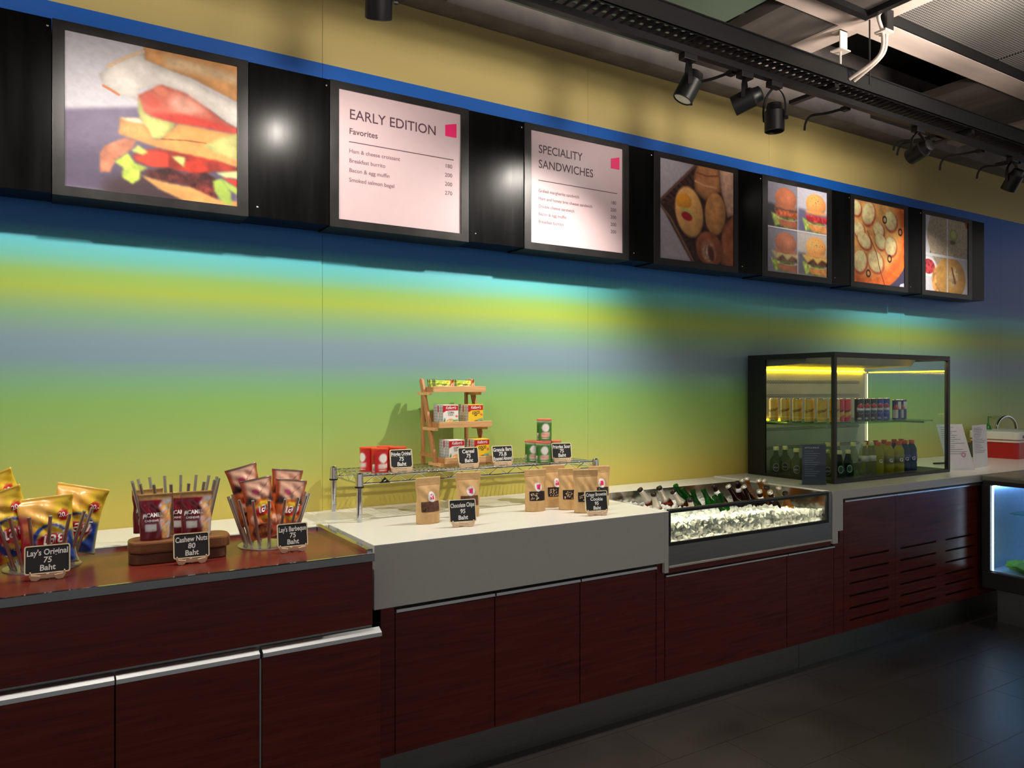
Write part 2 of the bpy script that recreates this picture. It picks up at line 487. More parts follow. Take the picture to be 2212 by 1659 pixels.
# ================================================================== the room
DW = 3.35                                   # back wall
ZC = 3.33                                   # underside of the ceiling grid
fl = struct(put('floor', MB().box(-6, 12, -8, DW + 0.1, -0.12, -0.0015), M_GROUT))
tile = mesh(MB().box(-0.2992, 0.2992, -0.1492, 0.1492, -0.008, 0.0), 'floor_tile')
for r in range(-3, 9):
    for c in range(-2, 12):
        put('floor_tile', tile, M_FLOOR, fl, (0.3 + 0.6 * c + (0.3 if r % 2 else 0), 0.24 + 0.3 * r, 0))
rest = MB()
for (a, b, c, d) in ((-6, 12, -8, -0.813), (-6, -1.2, -0.81, 2.787), (7.2, 12, -0.81, 2.787)):
    rest.box(a, b, c, d, -0.008, 0)
put('tile_field', rest, M_FLOOR, fl)
wb = struct(put('wall_back', MB().box(-6, 12, DW + 0.006, DW + 0.15, 0, 3.9), M_DARK))
seams = [-6, -1.89, -0.40, 1.086, 2.58, 4.07, 5.56, 7.05, 12]
for a, b in zip(seams[:-1], seams[1:]):
    put('wall_panel', MB().box(a + 0.0006, b - 0.0006, DW, DW + 0.01, 0.0, 3.5), M_WALL, wb)
ce = struct(put('ceiling', MB().box(-6, 12, -8, DW + 0.15, 3.75, 3.9), M_CDARK))
put('wall_beam', MB().box(-6, 12, 3.21, DW, 3.27, 3.75), M_CONC, ce, bev=0.006)
put('long_beam', MB().box(-6, 12, 2.317, 2.463, ZC, 3.6), M_PALE, ce)
for x in (-3.7, -1.3, 1.12, 3.53, 5.94, 8.35):
    put('cross_beam', MB().box(x, x + 0.16, 2.463, 3.21, ZC, 3.6), M_PALE, ce)
    put('cross_beam', MB().box(x, x + 0.16, -6, 2.317, ZC, 3.6), M_PALE, ce)
put('ceiling_board', MB().box(3.13, 3.53, 2.463, 3.21, ZC + .01, 3.4), M_CGREY, ce)
put('ceiling_board', MB().box(1.28, 3.05, 2.463, 3.21, ZC + .03, 3.4), M_CGREEN, ce)
put('ceiling_board', MB().box(4.96, 5.90, 2.463, 3.21, ZC + .012, 3.4), M_CGREY, ce)
put('ceiling_board', MB().box(6.10, 8.35, 2.463, 3.21, ZC + .05, 3.45), M_CDARK, ce)
def mesh_panel_mat():
    m, nt, p = base_mat('perforated_metal_ceiling'); lk = nt.links.new
    g = N(nt, 'ShaderNodeNewGeometry'); mp = N(nt, 'ShaderNodeMapping'); mp.inputs['Scale'].default_value = (66, 66, 66)
    lk(g.outputs['Position'], mp.inputs[0])
    vo = N(nt, 'ShaderNodeTexVoronoi', i_Scale=1.0, i_Randomness=0.0, voronoi_dimensions='2D'); lk(mp.outputs[0], vo.inputs['Vector'])
    rp = N(nt, 'ShaderNodeValToRGB'); e = rp.color_ramp.elements
    e[0].position = 0.30; e[0].color = L4((22, 22, 22)); e[1].position = 0.40; e[1].color = L4((150, 146, 140))
    lk(vo.outputs['Distance'], rp.inputs[0]); lk(rp.outputs[0], p.inputs['Base Color'])
    p.inputs['Metallic'].default_value = 0.3; p.inputs['Roughness'].default_value = 0.5
    return m
M_MESHP = mesh_panel_mat()
for x0, x1 in ((1.30, 2.45), (3.71, 4.80), (4.82, 5.92), (6.12, 7.2)):
    put('perforated_panel', MB().box(x0, x1, 0.2, 2.305, 3.385, 3.40), M_MESHP, ce)
put('dark_return', MB().box(-6, 12, 2.306, 2.316, ZC + 0.002, 3.6), M_BLACK, ce)

# ================================================================== counters
# -- left counter with chrome edging
g = thing('counter_cabinet', 'long red wood-grain counter with chrome-edged top carrying chips and cashews', 'counter', (0, 2.42, 0))
def gput(name, mb, m, **k):
    return put(name, mb.move(Matrix.Translation((0, -2.42, 0))), m, g, **k)
gput('carcass', MB().box(-1.2, 0.955, 2.452, 2.995, 0.135, 0.864), M_DARK)
gput('top_board', MB().box(-1.2, 0.945, 2.44, 2.985, 0.865, 0.885), M_LAM)
gput('chrome_edge', MB().box(-1.2, 0.966, 2.424, 2.44, 0.866, 0.893), M_CHROME, bev=0.002)
gput('chrome_end_lip', MB().box(0.945, 0.966, 2.442, 2.998, 0.866, 0.905), M_CHROME, bev=0.002)
gput('chrome_back_lip', MB().box(-1.2, 0.944, 2.985, 2.998, 0.866, 0.897), M_CHROME, bev=0.002)
gput('front_panel', MB().box(-1.2, 0.96, 2.43, 2.45, 0.652, 0.864), M_LAM, bev=0.001)
gput('recess_strip', MB().box(-1.2, 0.96, 2.436, 2.45, 0.61, 0.650), M_ALU)
JP = [(0.02, 0.036), (-0.016, 0.018), (-0.018, 0.0), (0.0, -0.002), (0.0, -0.006), (0.02, -0.006)]
def handle(par, x0, x1, y, z, oy=0.0, k=1.0):
    """J-shaped aluminium grip along a door's top edge"""
    return put('handle', MB().prism([(y + oy + a * k, z + b * k) for a, b in JP], 'x', x0, x1), M_ALU, par, bev=0.0006)
for i, (a, b) in enumerate(((-0.62, -0.215), (-0.213, 0.185), (0.187, 0.583), (0.590, 0.982))):
    d = gput('door', MB().box(a + .001, b - .001, 2.41, 2.43, 0.135, 0.614), M_LAM, bev=0.001)
    handle(d, a + .001, b - .001, 2.41 - 2.42, 0.619, k=0.72)
gput('pale_door_joint', MB().box(0.5838, 0.5892, 2.414, 2.428, 0.135, 0.612), M_ALU)

# -- the white worktop: one continuous piece with its aprons, ledges and end strips
g = thing('worktop', 'continuous white stone worktop with deep apron running along the wall', 'worktop', (1.7, 2.52, 0))
def gput(name, mb, m, **k):
    return put(name, mb.move(Matrix.Translation((-1.7, -2.52, 0))), m, g, **k)
gput('wall_ledge', MB().box(-1.2, 0.999, 3.0, DW - .001, 0.80, 0.90), M_WHITE, bev=0.003)
gput('slab_and_apron', MB().prism([(2.517, .672), (2.535, .672), (2.535, .862), (DW - .001, .862), (DW - .001, .90), (2.517, .90)], 'x', 1.0, 2.3675), M_WHITE, bev=0.002)
gput('slab_end', MB().prism([(2.517, .625), (2.535, .625), (2.535, .862), (DW - .001, .862), (DW - .001, .90), (2.517, .90)], 'x', 2.3676, 2.392), M_WHITE, bev=0.002)
gput('bin_ledge', MB().box(2.392, 3.562, 3.135, DW - .001, 0.862, 0.90), M_WHITE, bev=0.003)
gput('slab', MB().box(3.6472, 8.5, 2.517, DW - .001, 0.858, 0.905), M_WHITE, bev=0.002)
for a, b, z in ((3.562, 3.604, .627), (3.604, 3.647, .691)):
    gput('end_strip', MB().prism([(2.517, z), (2.535, z), (2.535, .858), (DW - .001, .858), (DW - .001, .905), (2.517, .905)], 'x', a, b), M_WHITE)

# -- cabinets under the white worktop
def cabinet(label, x0, x1, z1, body_top):
    t = thing('base_cabinet', label, 'cabinet', ((x0 + x1) / 2, 2.55, 0))
    put('carcass', MB().box(x0 - (x0 + x1) / 2, x1 - (x0 + x1) / 2, 0.012, 0.44, 0.135, body_top), M_DARK, t)
    return t, (x0 + x1) / 2
t, cx = cabinet('red wood-grain cabinet with three doors under the white apron', 1.033, 2.388, 0.64, 0.668)
def part(t, cx, name, mb, m, **k):
    return put(name, mb.move(Matrix.Translation((-cx, -2.55, 0))), m, t, **k)
part(t, cx, 'filler_panel', MB().box(1.034, 1.087, 2.54, 2.56, 0.135, 0.668), M_LAM)
part(t, cx, 'filler_panel', MB().box(2.339, 2.387, 2.54, 2.56, 0.135, 0.668), M_LAM)
for a, b in ((1.089, 1.503), (1.505, 1.914), (1.916, 2.337)):
    d = part(t, cx, 'door', MB().box(a + .0012, b - .0012, 2.54, 2.56, 0.135, 0.640), M_LAM, bev=0.001)
    handle(d, a - cx + .001, b - cx - .003, -0.01, 0.646, k=0.62)
t, cx = cabinet('dark red two-door cabinet beneath the ice bin', 2.393, 3.56, 0.60, 0.60)
part(t, cx, 'fascia', MB().box(2.394, 3.56, 2.53, 2.55, 0.618, 0.643), M_LAM)
for a, b in ((2.39, 3.221), (3.223, 3.60)):
    d = part(t, cx, 'door', MB().box(a + .0012, b - .0012, 2.54, 2.56, 0.135, 0.597), M_LAM, bev=0.001)
    handle(d, a - cx + .001, b - cx - .001, -0.012, 0.602, k=0.4)
t, cx = cabinet('red cabinet with slotted vent doors below the drinks case', 3.601, 5.70, 0.84, 0.85)
part(t, cx, 'filler_panel', MB().box(3.602, 3.682, 2.54, 2.56, 0.135, 0.625), M_LAM)
part(t, cx, 'filler_panel', MB().box(5.10, 5.70, 2.54, 2.56, 0.135, 0.85), M_LAM)
part(t, cx, 'filler_panel', MB().box(3.648, 3.682, 2.5405, 2.56, 0.625, 0.85), M_LAM)
SZ = [0.528, 0.459, 0.390, 0.321, 0.255, 0.191]
def vent_door(a, b, cols):
    mb = MB()
    zs = [0.135] + sorted(SZ) + [0.832]
    xs = [a] + [v for c in cols for v in c] + [b]
    for i in range(0, len(xs), 2):
        mb.box(xs[i], xs[i + 1], 2.54, 2.56, 0.135, 0.832)
    for c0, c1 in cols:
        lo = 0.135
        for z in sorted(SZ):
            mb.box(c0, c1, 2.54, 2.56, lo, z - 0.0055); lo = z + 0.0055
        mb.box(c0, c1, 2.54, 2.56, lo, 0.832)
    return mb
for a, b, cols in ((3.685, 4.162, [(3.737, 4.10)]), (4.164, 5.098, [(4.213, 4.583), (4.684, 5.031)])):
    d = part(t, cx, 'vent_door', vent_door(a, b, cols), M_LAM)
    handle(d, a - cx + .001, b - cx - .001, -0.012, 0.836, k=0.45)
for i, (a, b) in enumerate(((-1.2, 3.349), (3.3515, 5.70))):
    o = put('plinth', MB().box(a, b, 2.567, 2.58, 0.0, 0.134), M_STEEL)
    tag(o, ['brushed steel kickboard along the foot of the long counter', 'short brushed steel kickboard below the vent doors'][i], 'kickboard')
# ================================================================== menu light boxes above the counter
DM = 3.19
ZM0, ZM1, ZP0, ZP1 = 2.144, 2.777, 2.181, 2.745
FR = [(0.046, 0.728), (1.067, 1.746), (2.06, 2.739), (2.92, 3.60), (3.816, 4.502), (4.709, 5.39), (5.57, 6.269)]
PC = [(0.085, 0.685), (1.108, 1.703), (2.102, 2.697), (2.969, 3.564), (3.867, 4.458), (4.75, 5.349), (5.618, 6.215)]
M_PRINT = print_mat('printed_poster', 0.5, spec=0.25)
def menu_frame(i, label, cat):
    (a, b), (c, d) = FR[i], PC[i]
    x = (a + b) / 2
    t = thing('menu_board', label, cat, (x, DM, ZM0), group='framed boards above the counter')
    put('box_body', MB().box(a - x, b - x, 0.012, DW - DM - .001, 0, ZM1 - ZM0), M_BLACK, t)
    rect = lambda x0, x1, z0, z1: [(x0, z0), (x1, z0), (x1, z1), (x0, z1)]
    put('frame', MB().ring(rect(a - x, b - x, 0, ZM1 - ZM0), rect(c - x, d - x, ZP0 - ZM0, ZP1 - ZM0), 'y', 0.0, 0.012), M_BFRAME, t, bev=0.0015)
    return t, x
# -- food photographs painted as flat prints
def cv_sandwich():
    c = Canvas(190, 180, (203, 197, 206), (445, 1635, 213, 465, 1278, 1425))
    c.poly([(445, 750), (930, 735), (1635, 745), (1635, 1425), (445, 1278)], (112, 98, 124), 2, 0.06)
    c.poly([(445, 1000), (1000, 1000), (1635, 1100), (1635, 1425), (445, 1278)], (92, 80, 104), 9)
    c.poly([(680, 1240), (900, 1170), (1250, 1250), (1280, 1400), (700, 1310)], (70, 50, 56), 6)
    c.poly([(960, 320), (1640, 465), (1640, 710), (1300, 540), (1110, 475), (950, 410)], (221, 158, 98), 1, .14, 12, rim=.2)
    c.poly([(1110, 375), (1640, 520), (1640, 590), (1540, 560), (1100, 455)], (226, 190, 148), 3, .1)
    c.poly([(656, 510), (720, 455), (840, 390), (960, 345), (965, 410), (1110, 470), (1250, 530), (1400, 610), (1640, 720), (1640, 890), (1560, 850), (1400, 740), (1250, 640), (1080, 580), (930, 610), (910, 690), (840, 660), (780, 650), (690, 590)], (228, 218, 210), 1, .12, 9, rim=.16)
    c.line([(690, 590), (740, 618), (790, 650)], .008, (206, 120, 70)); c.line([(720, 455), (840, 395), (950, 352)], .012, (222, 190, 160))
    c.poly([(920, 650), (1080, 580), (1250, 640), (1400, 740), (1560, 850), (1640, 890), (1640, 925), (1500, 890), (1250, 850), (1100, 830), (960, 780), (925, 710)], (214, 104, 84), 1, .22, 8, rim=.15)
    c.poly([(1150, 640), (1270, 660), (1430, 780), (1250, 790), (1130, 740)], (236, 168, 148), 5, .15)
    c.poly([(1000, 770), (1260, 790), (1500, 850), (1640, 905), (1640, 930), (1250, 858), (1050, 825)], (208, 66, 54), 2, .1)
    c.ell(1010, 690, 70, 55, (205, 84, 66), .5, .4); c.ell(1080, 625, 60, 40, (216, 120, 92), .2, .4)
    c.poly([(925, 660), (960, 770), (1010, 800), (1180, 850), (1150, 925), (1070, 955), (1010, 950), (950, 860), (920, 760)], (208, 206, 122), 1, .2, 16, rim=.1)
    c.poly([(795, 808), (930, 815), (1000, 900), (1020, 955), (1080, 955), (1200, 850), (1640, 930), (1640, 1155), (1400, 1120), (1200, 1060), (1010, 1000), (790, 920)], (222, 160, 92), 1, .13, 9, rim=.14)
    c.poly([(800, 808), (930, 812), (960, 850), (850, 830)], (236, 214, 186), 1)
    c.line([(1080, 955), (1250, 965), (1400, 985)], .004, (160, 96, 52)); c.ell(890, 890, 34, 30, (196, 130, 66), 0, .4, ring=.6)
    c.poly([(1380, 1005), (1500, 950), (1640, 925), (1640, 1110), (1560, 1080), (1460, 1050)], (207, 202, 124), 1, .14, 10, rim=.12)
    c.poly([(668, 1050), (700, 1000), (820, 950), (910, 960), (880, 1020), (770, 1100), (730, 1180), (670, 1180)], (204, 124, 92), 1, .25, 18)
    c.poly([(880, 1070), (940, 1030), (1060, 1020), (1260, 1060), (1500, 1110), (1640, 1160), (1640, 1190), (1460, 1180), (1380, 1200), (1130, 1160), (1000, 1140), (910, 1110)], (166, 50, 36), 1, .3, 14)
    c.poly([(900, 1085), (1020, 1040), (1130, 1060), (1130, 1150), (1000, 1140)], (214, 66, 42), 1, .12); c.poly([(1250, 1110), (1380, 1100), (1420, 1170), (1330, 1215), (1250, 1170)], (206, 58, 40), 1, .15)
    c.poly([(965, 1170), (1130, 1150), (1250, 1195), (1400, 1185), (1500, 1250), (1480, 1370), (1340, 1350), (1260, 1270), (1000, 1225)], (88, 36, 36), 1, .6, 26)
    c.ell(1390, 1310, 75, 60, (112, 44, 40), .3, .3, .6, 30)
    c.poly([(935, 1200), (1100, 1250), (1300, 1290), (1480, 1372), (1640, 1390), (1640, 1440), (1250, 1385), (1060, 1295)], (222, 162, 96), 1, .12, 10)
    c.poly([(760, 1110), (850, 1050), (900, 1120), (985, 1150), (930, 1180), (935, 1230), (880, 1262), (810, 1215), (820, 1150)], (190, 208, 84), 1, .2, 20)
    c.poly([(875, 1035), (920, 995), (990, 1045), (950, 1065)], (206, 214, 110), 1, .1); c.poly([(1150, 1070), (1250, 1080), (1240, 1150), (1190, 1110)], (206, 210, 126), 1)
    c.poly([(1475, 1190), (1640, 1180), (1640, 1235), (1540, 1225)], (206, 214, 150), 1, .1); c.poly([(1530, 1228), (1640, 1240), (1640, 1300)], (206, 58, 46), 1)
    c.poly([(1515, 1230), (1640, 1300), (1640, 1345), (1560, 1300)], (178, 200, 90), 1); c.poly([(1450, 1245), (1515, 1230), (1590, 1330), (1592, 1420), (1520, 1390), (1465, 1320)], (166, 192, 84), 1, .12, 12)
    c.a *= .86
    return c.mottle(.05, 40)
def cv_pastry():
    c = Canvas(150, 150, (168, 158, 168), (228, 985, 213, 370, 1250, 1328))
    c.poly([(232, 640), (590, 270), (990, 360), (990, 1340), (545, 1290), (232, 690)], (62, 38, 34), 1, .5, 22)
    for k in range(9): c.line([(245 + 36 * k, 640 - 38 * k), (300 + 36 * k, 660 - 30 * k)], .006, (24, 14, 14))
    c.line([(235, 650), (590, 285)], .012, (104, 72, 60)); c.line([(232, 700), (330, 830), (450, 1060), (560, 1280)], .013, (120, 88, 74))
    c.poly([(600, 285), (830, 330), (850, 570), (790, 580), (690, 660), (580, 560), (560, 400)], (190, 126, 82), 1, .18, 9, rim=.35)
    c.line([(590, 360), (700, 400), (830, 400)], .01, (140, 82, 48)); c.line([(580, 450), (680, 500), (800, 520)], .01, (206, 154, 112))
    c.poly([(830, 335), (990, 365), (990, 800), (920, 830), (880, 650), (850, 560)], (200, 156, 134), 1, .2, 14, rim=.25)
    c.ell(520, 770, 150, 275, (208, 154, 92), -.12, .12, .14, 10, .35)
    c.ell(465, 660, 88, 90, (220, 146, 44), .2, .25, .08, 8, .2); c.poly([(440, 715), (540, 760), (580, 830), (540, 830), (440, 750)], (190, 186, 104), 1); c.ell(495, 815, 66, 48, (166, 30, 48), .5, .3)
    c.ell(790, 790, 118, 232, (184, 128, 78), .03, .12, .22, 12, .35)
    c.poly([(860, 940), (990, 790), (990, 1340), (850, 1310)], (166, 98, 68), 1, .2, 12, rim=.2)
    c.ell(730, 1150, 150, 190, (138, 78, 54), -.2, .12, .22, 12, .3)
    c.ell(720, 1180, 85, 140, (196, 160, 138), -.1, .6, .5, 34); c.ell(745, 1200, 40, 100, (96, 46, 34), -.2, .4)
    return c.mottle(.05, 40)
def burger(c, cx, cy, k, bun, seeds, slate, meat, cheese, egg=False):
    """one stacked burger in a square cell centred at cx, cy with half size k"""
    c.poly([(cx - k, cy - .05 * k), (cx + k, cy + .05 * k), (cx + k, cy + k), (cx - k, cy + k)], slate, 2)
    B = lambda x, y: (cx + x * k, cy + y * k)
    c.poly([B(-.6, .5), B(.75, .5), B(.7, .9), B(.2, .98), B(-.5, .8)], (116, 148, 58), 1, .5, 30)
    c.poly([B(-.75, .35), B(-.2, .45), B(-.1, .8), B(-.5, .95)], (176, 196, 92), 1, .4, 26)
    c.poly([B(-.35, .6), B(.95, .6), B(.95, .95), B(-.1, .9)], bun, 1, .2, 14)
    c.ell(*B(.25, .5), .75 * k, .14 * k, (232, 222, 216), .05, .2, ring=.7)
    c.poly([B(-.55, .15), B(.98, .2), B(.98, .5), B(-.4, .48)], meat, 1, .45, 26)
    if cheese: c.poly([B(-.75, .05), B(.98, .1), B(.98, .32), B(.6, .2), B(.3, .42), B(.0, .18), B(-.4, .4)], cheese, 1, .08)
    c.ell(*B(.2, -.35), .72 * k, .5 * k, bun, .04, .06, .1, 8, .45)
    c.poly([B(-.52, -.05), B(.92, -.02), B(.9, .12), B(-.5, .1)], tuple(min(255, int(v * 1.12)) for v in bun), 2)
    if seeds:
        rng = random.Random(seeds)
        for _ in range(16):
            a, r = rng.uniform(0, 6.28), rng.uniform(0, .85)
            c.ell(*B(.2 + .6 * r * math.cos(a), -.42 + .34 * r * math.sin(a)), .03 * k, .018 * k, (96, 56, 30), a, .6)
def cv_burgers():
    c = Canvas(150, 150, (150, 146, 160))
    c.poly([(.5, 0), (1, 0), (1, .5), (.5, .5)], (206, 202, 214)); c.poly([(.5, .5), (1, .5), (1, 1), (.5, 1)], (206, 196, 190))
    burger(c, .25, .25, .25, (190, 110, 76), 0, (62, 58, 66), (196, 96, 60), None)
    burger(c, .76, .25, .25, (240, 158, 92), 3, (112, 110, 140), (206, 60, 66), None)
    burger(c, .25, .75, .25, (182, 116, 90), 0, (140, 140, 158), (110, 82, 66), (214, 198, 140))
    burger(c, .76, .75, .25, (240, 166, 96), 5, (120, 118, 128), (96, 62, 48), (244, 200, 110))
    c.poly([(.49, 0), (.503, 0), (.503, 1), (.49, 1)], (232, 226, 226)); c.poly([(0, .495), (1, .495), (1, .508), (0, .508)], (232, 226, 226))
    return c.mottle(.05, 50)
def cv_pizza():
    c = Canvas(150, 150, (72, 66, 92))
    c.ell(.28, .36, .86, .74, (226, 108, 48), 0, .02, .25, 12)
    c.ell(.25, .33, .74, .64, (238, 176, 100), 0, .18, .22, 10)
    for (x, y, r, s) in ((.28, .14, .13, .16), (.72, .18, .14, .13), (.1, .36, .12, .1), (.48, .32, .12, .1), (.2, .48, .15, .1), (.52, .46, .13, .1), (.72, .50, .13, .13), (.42, .72, .17, .14), (.12, .74, .14, .15), (.05, .1, .1, .1)):
        c.ell(x + .01, y + .015, r * 1.1, s * 1.12, (188, 74, 50), .4, .2, .3, 16)
        c.ell(x, y, r, s, (232, 208, 150), .5, .18, .18, 16, .25)
    for (x, y) in ((.92, .30), (.70, .66), (.28, .88), (.60, .18)):
        c.ell(x, y, .05, .055, (34, 22, 30), 0, .2, ring=.45)
    c.line([(.44, .62), (.5, .8), (.6, 1.0)], .006, (120, 50, 30)); c.line([(.26, .36), (.36, .5), (.44, .62)], .006, (160, 60, 34))
    c.poly([(.93, .965), (1, .95), (1, 1), (.9, 1)], (206, 206, 226))
    return c.mottle(.06, 50, (1, 1, 1.1))
def cv_thai():
    c = Canvas(150, 150, (206, 204, 212))
    c.ell(.36, .26, .32, .31, (158, 96, 66), .3, .15, .55, 26); c.ell(.3, .2, .2, .2, (196, 128, 84), .3, .5, .5, 24)
    for (a, b) in (((.2, .2), (.4, .38)), ((.16, .3), (.12, .5)), ((.33, .1), (.4, .3)), ((.5, .02), (.46, .3))): c.line([a, b], .012, (86, 96, 56))
    c.poly([(.53, 0), (1, 0), (1, .52), (.53, .52)], (172, 158, 136), 0, .18, 40); c.ell(1.02, .0, .2, .1, (150, 62, 46), .3, .3)
    c.ell(.53, .24, .47, .5, (178, 162, 138), 0, .05, .16, 50); c.poly([(.53, 0), (.53, .51), (.5, .51), (.5, 0)], (214, 212, 216))
    c.ell(.66, .21, .105, .09, (150, 158, 84), .2, .15); c.ell(.66, .2, .075, .065, (186, 190, 116), .2, .3); c.ell(.64, .31, .1, .04, (96, 78, 60), 0, .6)
    c.ell(.08, .68, .19, .13, (232, 228, 232), 0, .06); c.ell(.08, .68, .15, .105, (172, 60, 66), 0, .1, .5, 40)
    c.ell(.36, .86, .22, .24, (206, 148, 88), -.3, .15, .45, 20); c.ell(.44, .68, .09, .14, (206, 152, 92), .2, .2, .4, 20); c.ell(.47, .93, .07, .09, (40, 38, 44), 0, .4)
    c.poly([(.53, .53), (1, .53), (1, 1), (.53, 1)], (206, 204, 210)); c.ell(.60, .8, .36, .3, (198, 148, 80), .1, .06, .1, 12, .12)
    c.ell(.66, .78, .14, .16, (222, 190, 140), .5, .4, .4, 18); c.line([(.62, .66), (.7, .86)], .016, (140, 74, 44))
    c.poly([(.5, .52), (.53, .52), (.53, 1), (.5, 1)], (214, 212, 216)); c.poly([(0, .5), (1, .505), (1, .535), (0, .53)], (220, 218, 222))
    return c.mottle(.05, 50)
def photo(i, cv, label):
    t, x = menu_frame(i, label, 'menu board')
    c, d = PC[i]
    put('food_photo', picture(cv, c - x, d - x, ZP0 - ZM0, ZP1 - ZM0, 0.007), M_PRINT, t)
photo(0, cv_sandwich(), 'framed photo of a stacked toast sandwich with egg and lettuce')
photo(3, cv_pastry(), 'framed photo of croissants and danish pastries in a wicker basket')
photo(4, cv_burgers(), 'framed photo of four burgers in a two by two grid')
photo(5, cv_pizza(), 'framed photo of a pizza with black olive rings')
photo(6, cv_thai(), 'framed photo of four noodle, rice, chicken and curry dishes')
# -- price lists
M_BOARD = mat('pale_pink_board', (190, 166, 170), 0.4, var=0.015, scale=20, spec=0.4)
def price_list(i, label, heads, sub, items, prices, hs, hsx, hstep, body_z, line_z, step, first, isz, pz0):
    t, x = menu_frame(i, label, 'menu board')
    c, d = PC[i][0] - x, PC[i][1] - x
    z0, z1 = ZP0 - ZM0, ZP1 - ZM0
    H = z1 - z0; w = d - c
    put('price_sheet', MB().box(c, d, 0.007, 0.0115, z0, z1), M_BOARD, t)
    fn = lambda ox, oz: (lambda a, b: (ox + a, 0.0064, oz + b))
    for k, h in enumerate(heads):
        letters(h, hs, M_INK, t, fn(c + 0.078 * w, z1 - (body_z + k * hstep) * H), bold=0.0004, sx=hsx)
    if sub: letters(sub, 0.036, M_INK, t, fn(c + 0.078 * w, z1 - 0.330 * H), bold=0.0005)
    put('rule_line', MB().box(c + .078 * w, d - 0.06 * w, 0.0062, 0.0068, z1 - line_z * H, z1 - line_z * H + 0.0035), M_INK, t)
    for k, s_ in enumerate(items):
        letters(s_, isz, M_INKL, t, fn(c + 0.078 * w, z1 - (first + k * step) * H), bold=0.0003)
    for k, s_ in enumerate(prices):
        letters(s_, 0.0262, M_INK, t, fn(d - 0.072 * w, z1 - (pz0 + k * step) * H), align='RIGHT')
    a, b = c + 0.865 * w, c + 0.965 * w
    put('logo_mark', MB().prism([(a, z1 - .111 * H), (b, z1 - .084 * H), (b, z1 - .203 * H), (a, z1 - .203 * H)], 'y', 0.0060, 0.0068), M_MAGENTA, t)
price_list(1, 'framed EARLY EDITION Favorites price list with four dishes', ['EARLY EDITION'], 'Favorites',
           ['Ham & cheese croissant', 'Breakfast burrito', 'Bacon & egg muffin', 'Smoked salmon bagel'], ['180', '200', '200', '270'],
           0.062, 0.96, 0, 0.214, 0.395, 0.0745, 0.476, 0.0245, 0.466)
price_list(2, 'framed SPECIALITY SANDWICHES price list with five dishes', ['SPECIALITY', 'SANDWICHES'], None,
           ['Grilled margherita sandwich', 'Ham and honey brie cheese sandwich', 'Double cheese sandwich', 'Bacon & egg muffin', 'Breakfast burrito'], ['180', '200', '200', '200', '200'],
           0.060, 0.92, 0.134, 0.189, 0.4385, 0.0690, 0.541, 0.0225, 0.544)
# -- plain black panels between the frames
BP = [(-1.3, 0.044), (0.730, 1.065), (1.748, 2.058), (2.741, 2.918), (3.602, 3.814), (4.504, 4.707), (5.392, 5.568), (6.271, 6.459)]
NM = ['opening the row beside the sandwich photo', 'between the sandwich photo and the EARLY EDITION list', 'between the two price lists', 'between SPECIALITY SANDWICHES and the pastry photo', 'between the pastry and burger photos', 'between the burger and pizza photos', 'between the pizza and noodle photos', 'closing the row past the noodle photo']
for (a, b), nm in zip(BP, NM):
    x = (a + b) / 2
    t = thing('blank_signboard', 'glossy black filler panel ' + nm, 'signboard', (x, DM, ZM0), group='black panels between the boards')
    put('panel', MB().box(a - x, b - x, 0.004, DW - DM - .001, 0.005, ZM1 - ZM0 - .002), M_BPANEL, t, bev=0.001)
    for sx, sz in (((b - a) / 2 - 0.012, ZM1 - ZM0 - 0.03), (-(b - a) / 2 + 0.035, 0.045)) if b - a > .15 and b < 6.3 else ():
        put('screw', MB().lathe([(0.0045, 0), (0.004, 0.0015), (0.0015, 0.0025)], 10).move(Matrix.Translation((sx, 0.004, sz)) @ Matrix.Rotation(PI / 2, 4, 'X')), M_SCREW, t)
# ================================================================== cable tray, track lights, ceiling services
TD0, TD1, TZ = 2.400, 2.572, 3.0
g = thing('cable_tray', 'black perforated cable tray hanging under the ceiling along the wall', 'cable tray', (2.5, 2.486, TZ))
def gput(name, mb, m, **k):
    return put(name, mb.move(Matrix.Translation((-2.5, -2.486, -TZ))), m, g, **k)
gput('near_rail', MB().box(-2.5, 9, TD0, TD0 + .004, TZ, TZ + .085).box(-2.5, 9, TD0 - .012, TD0, TZ + .081, TZ + .085).box(-2.5, 9, TD0, TD0 + .014, TZ, TZ + .004), M_BLACK)
gput('far_rail', MB().box(-2.5, 9, TD1 - .004, TD1, TZ, TZ + .06), M_BLACK)
mb = MB()
pit, k3 = 0.05, (TD1 - TD0 - .008) / 3
def hole_cell(mb, cx, cy, hx, hy, r, z):
    vs = []
    for i in range(8):
        a = 2 * PI * i / 8 + PI / 8
        vs.append((cx + r * math.cos(a), cy + r * math.sin(a), z))
    sq = []
    for i in range(8):
        a = 2 * PI * i / 8 + PI / 8; c, s_ = math.cos(a), math.sin(a); k = 1 / max(abs(c), abs(s_))
        sq.append((cx + hx * max(-1, min(1, c * k)), cy + hy * max(-1, min(1, s_ * k)), z))
    cn = [(cx + hx, cy + hy, z), (cx - hx, cy + hy, z), (cx - hx, cy - hy, z), (cx + hx, cy - hy, z)]
    fs = [(i, (i + 1) % 8, 8 + (i + 1) % 8, 8 + i) for i in range(8)]
    mb.add(vs + sq + cn, fs + [(8, 9, 16), (10, 11, 17), (12, 13, 18), (14, 15, 19)])
x = 0.6
while x < 7.2:
    for j in range(3):
        hole_cell(mb, x, TD0 + .004 + k3 * (j + .5), pit / 2, k3 / 2, 0.0115, TZ + .012)
    x += pit
mb.box(-2.5, .575, TD0, TD1, TZ + .011, TZ + .013).box(7.2, 9, TD0, TD1, TZ + .011, TZ + .013)
gput('perforated_sheet', mb, M_BLACK)
mb = MB(); x = 0.6 + pit / 2
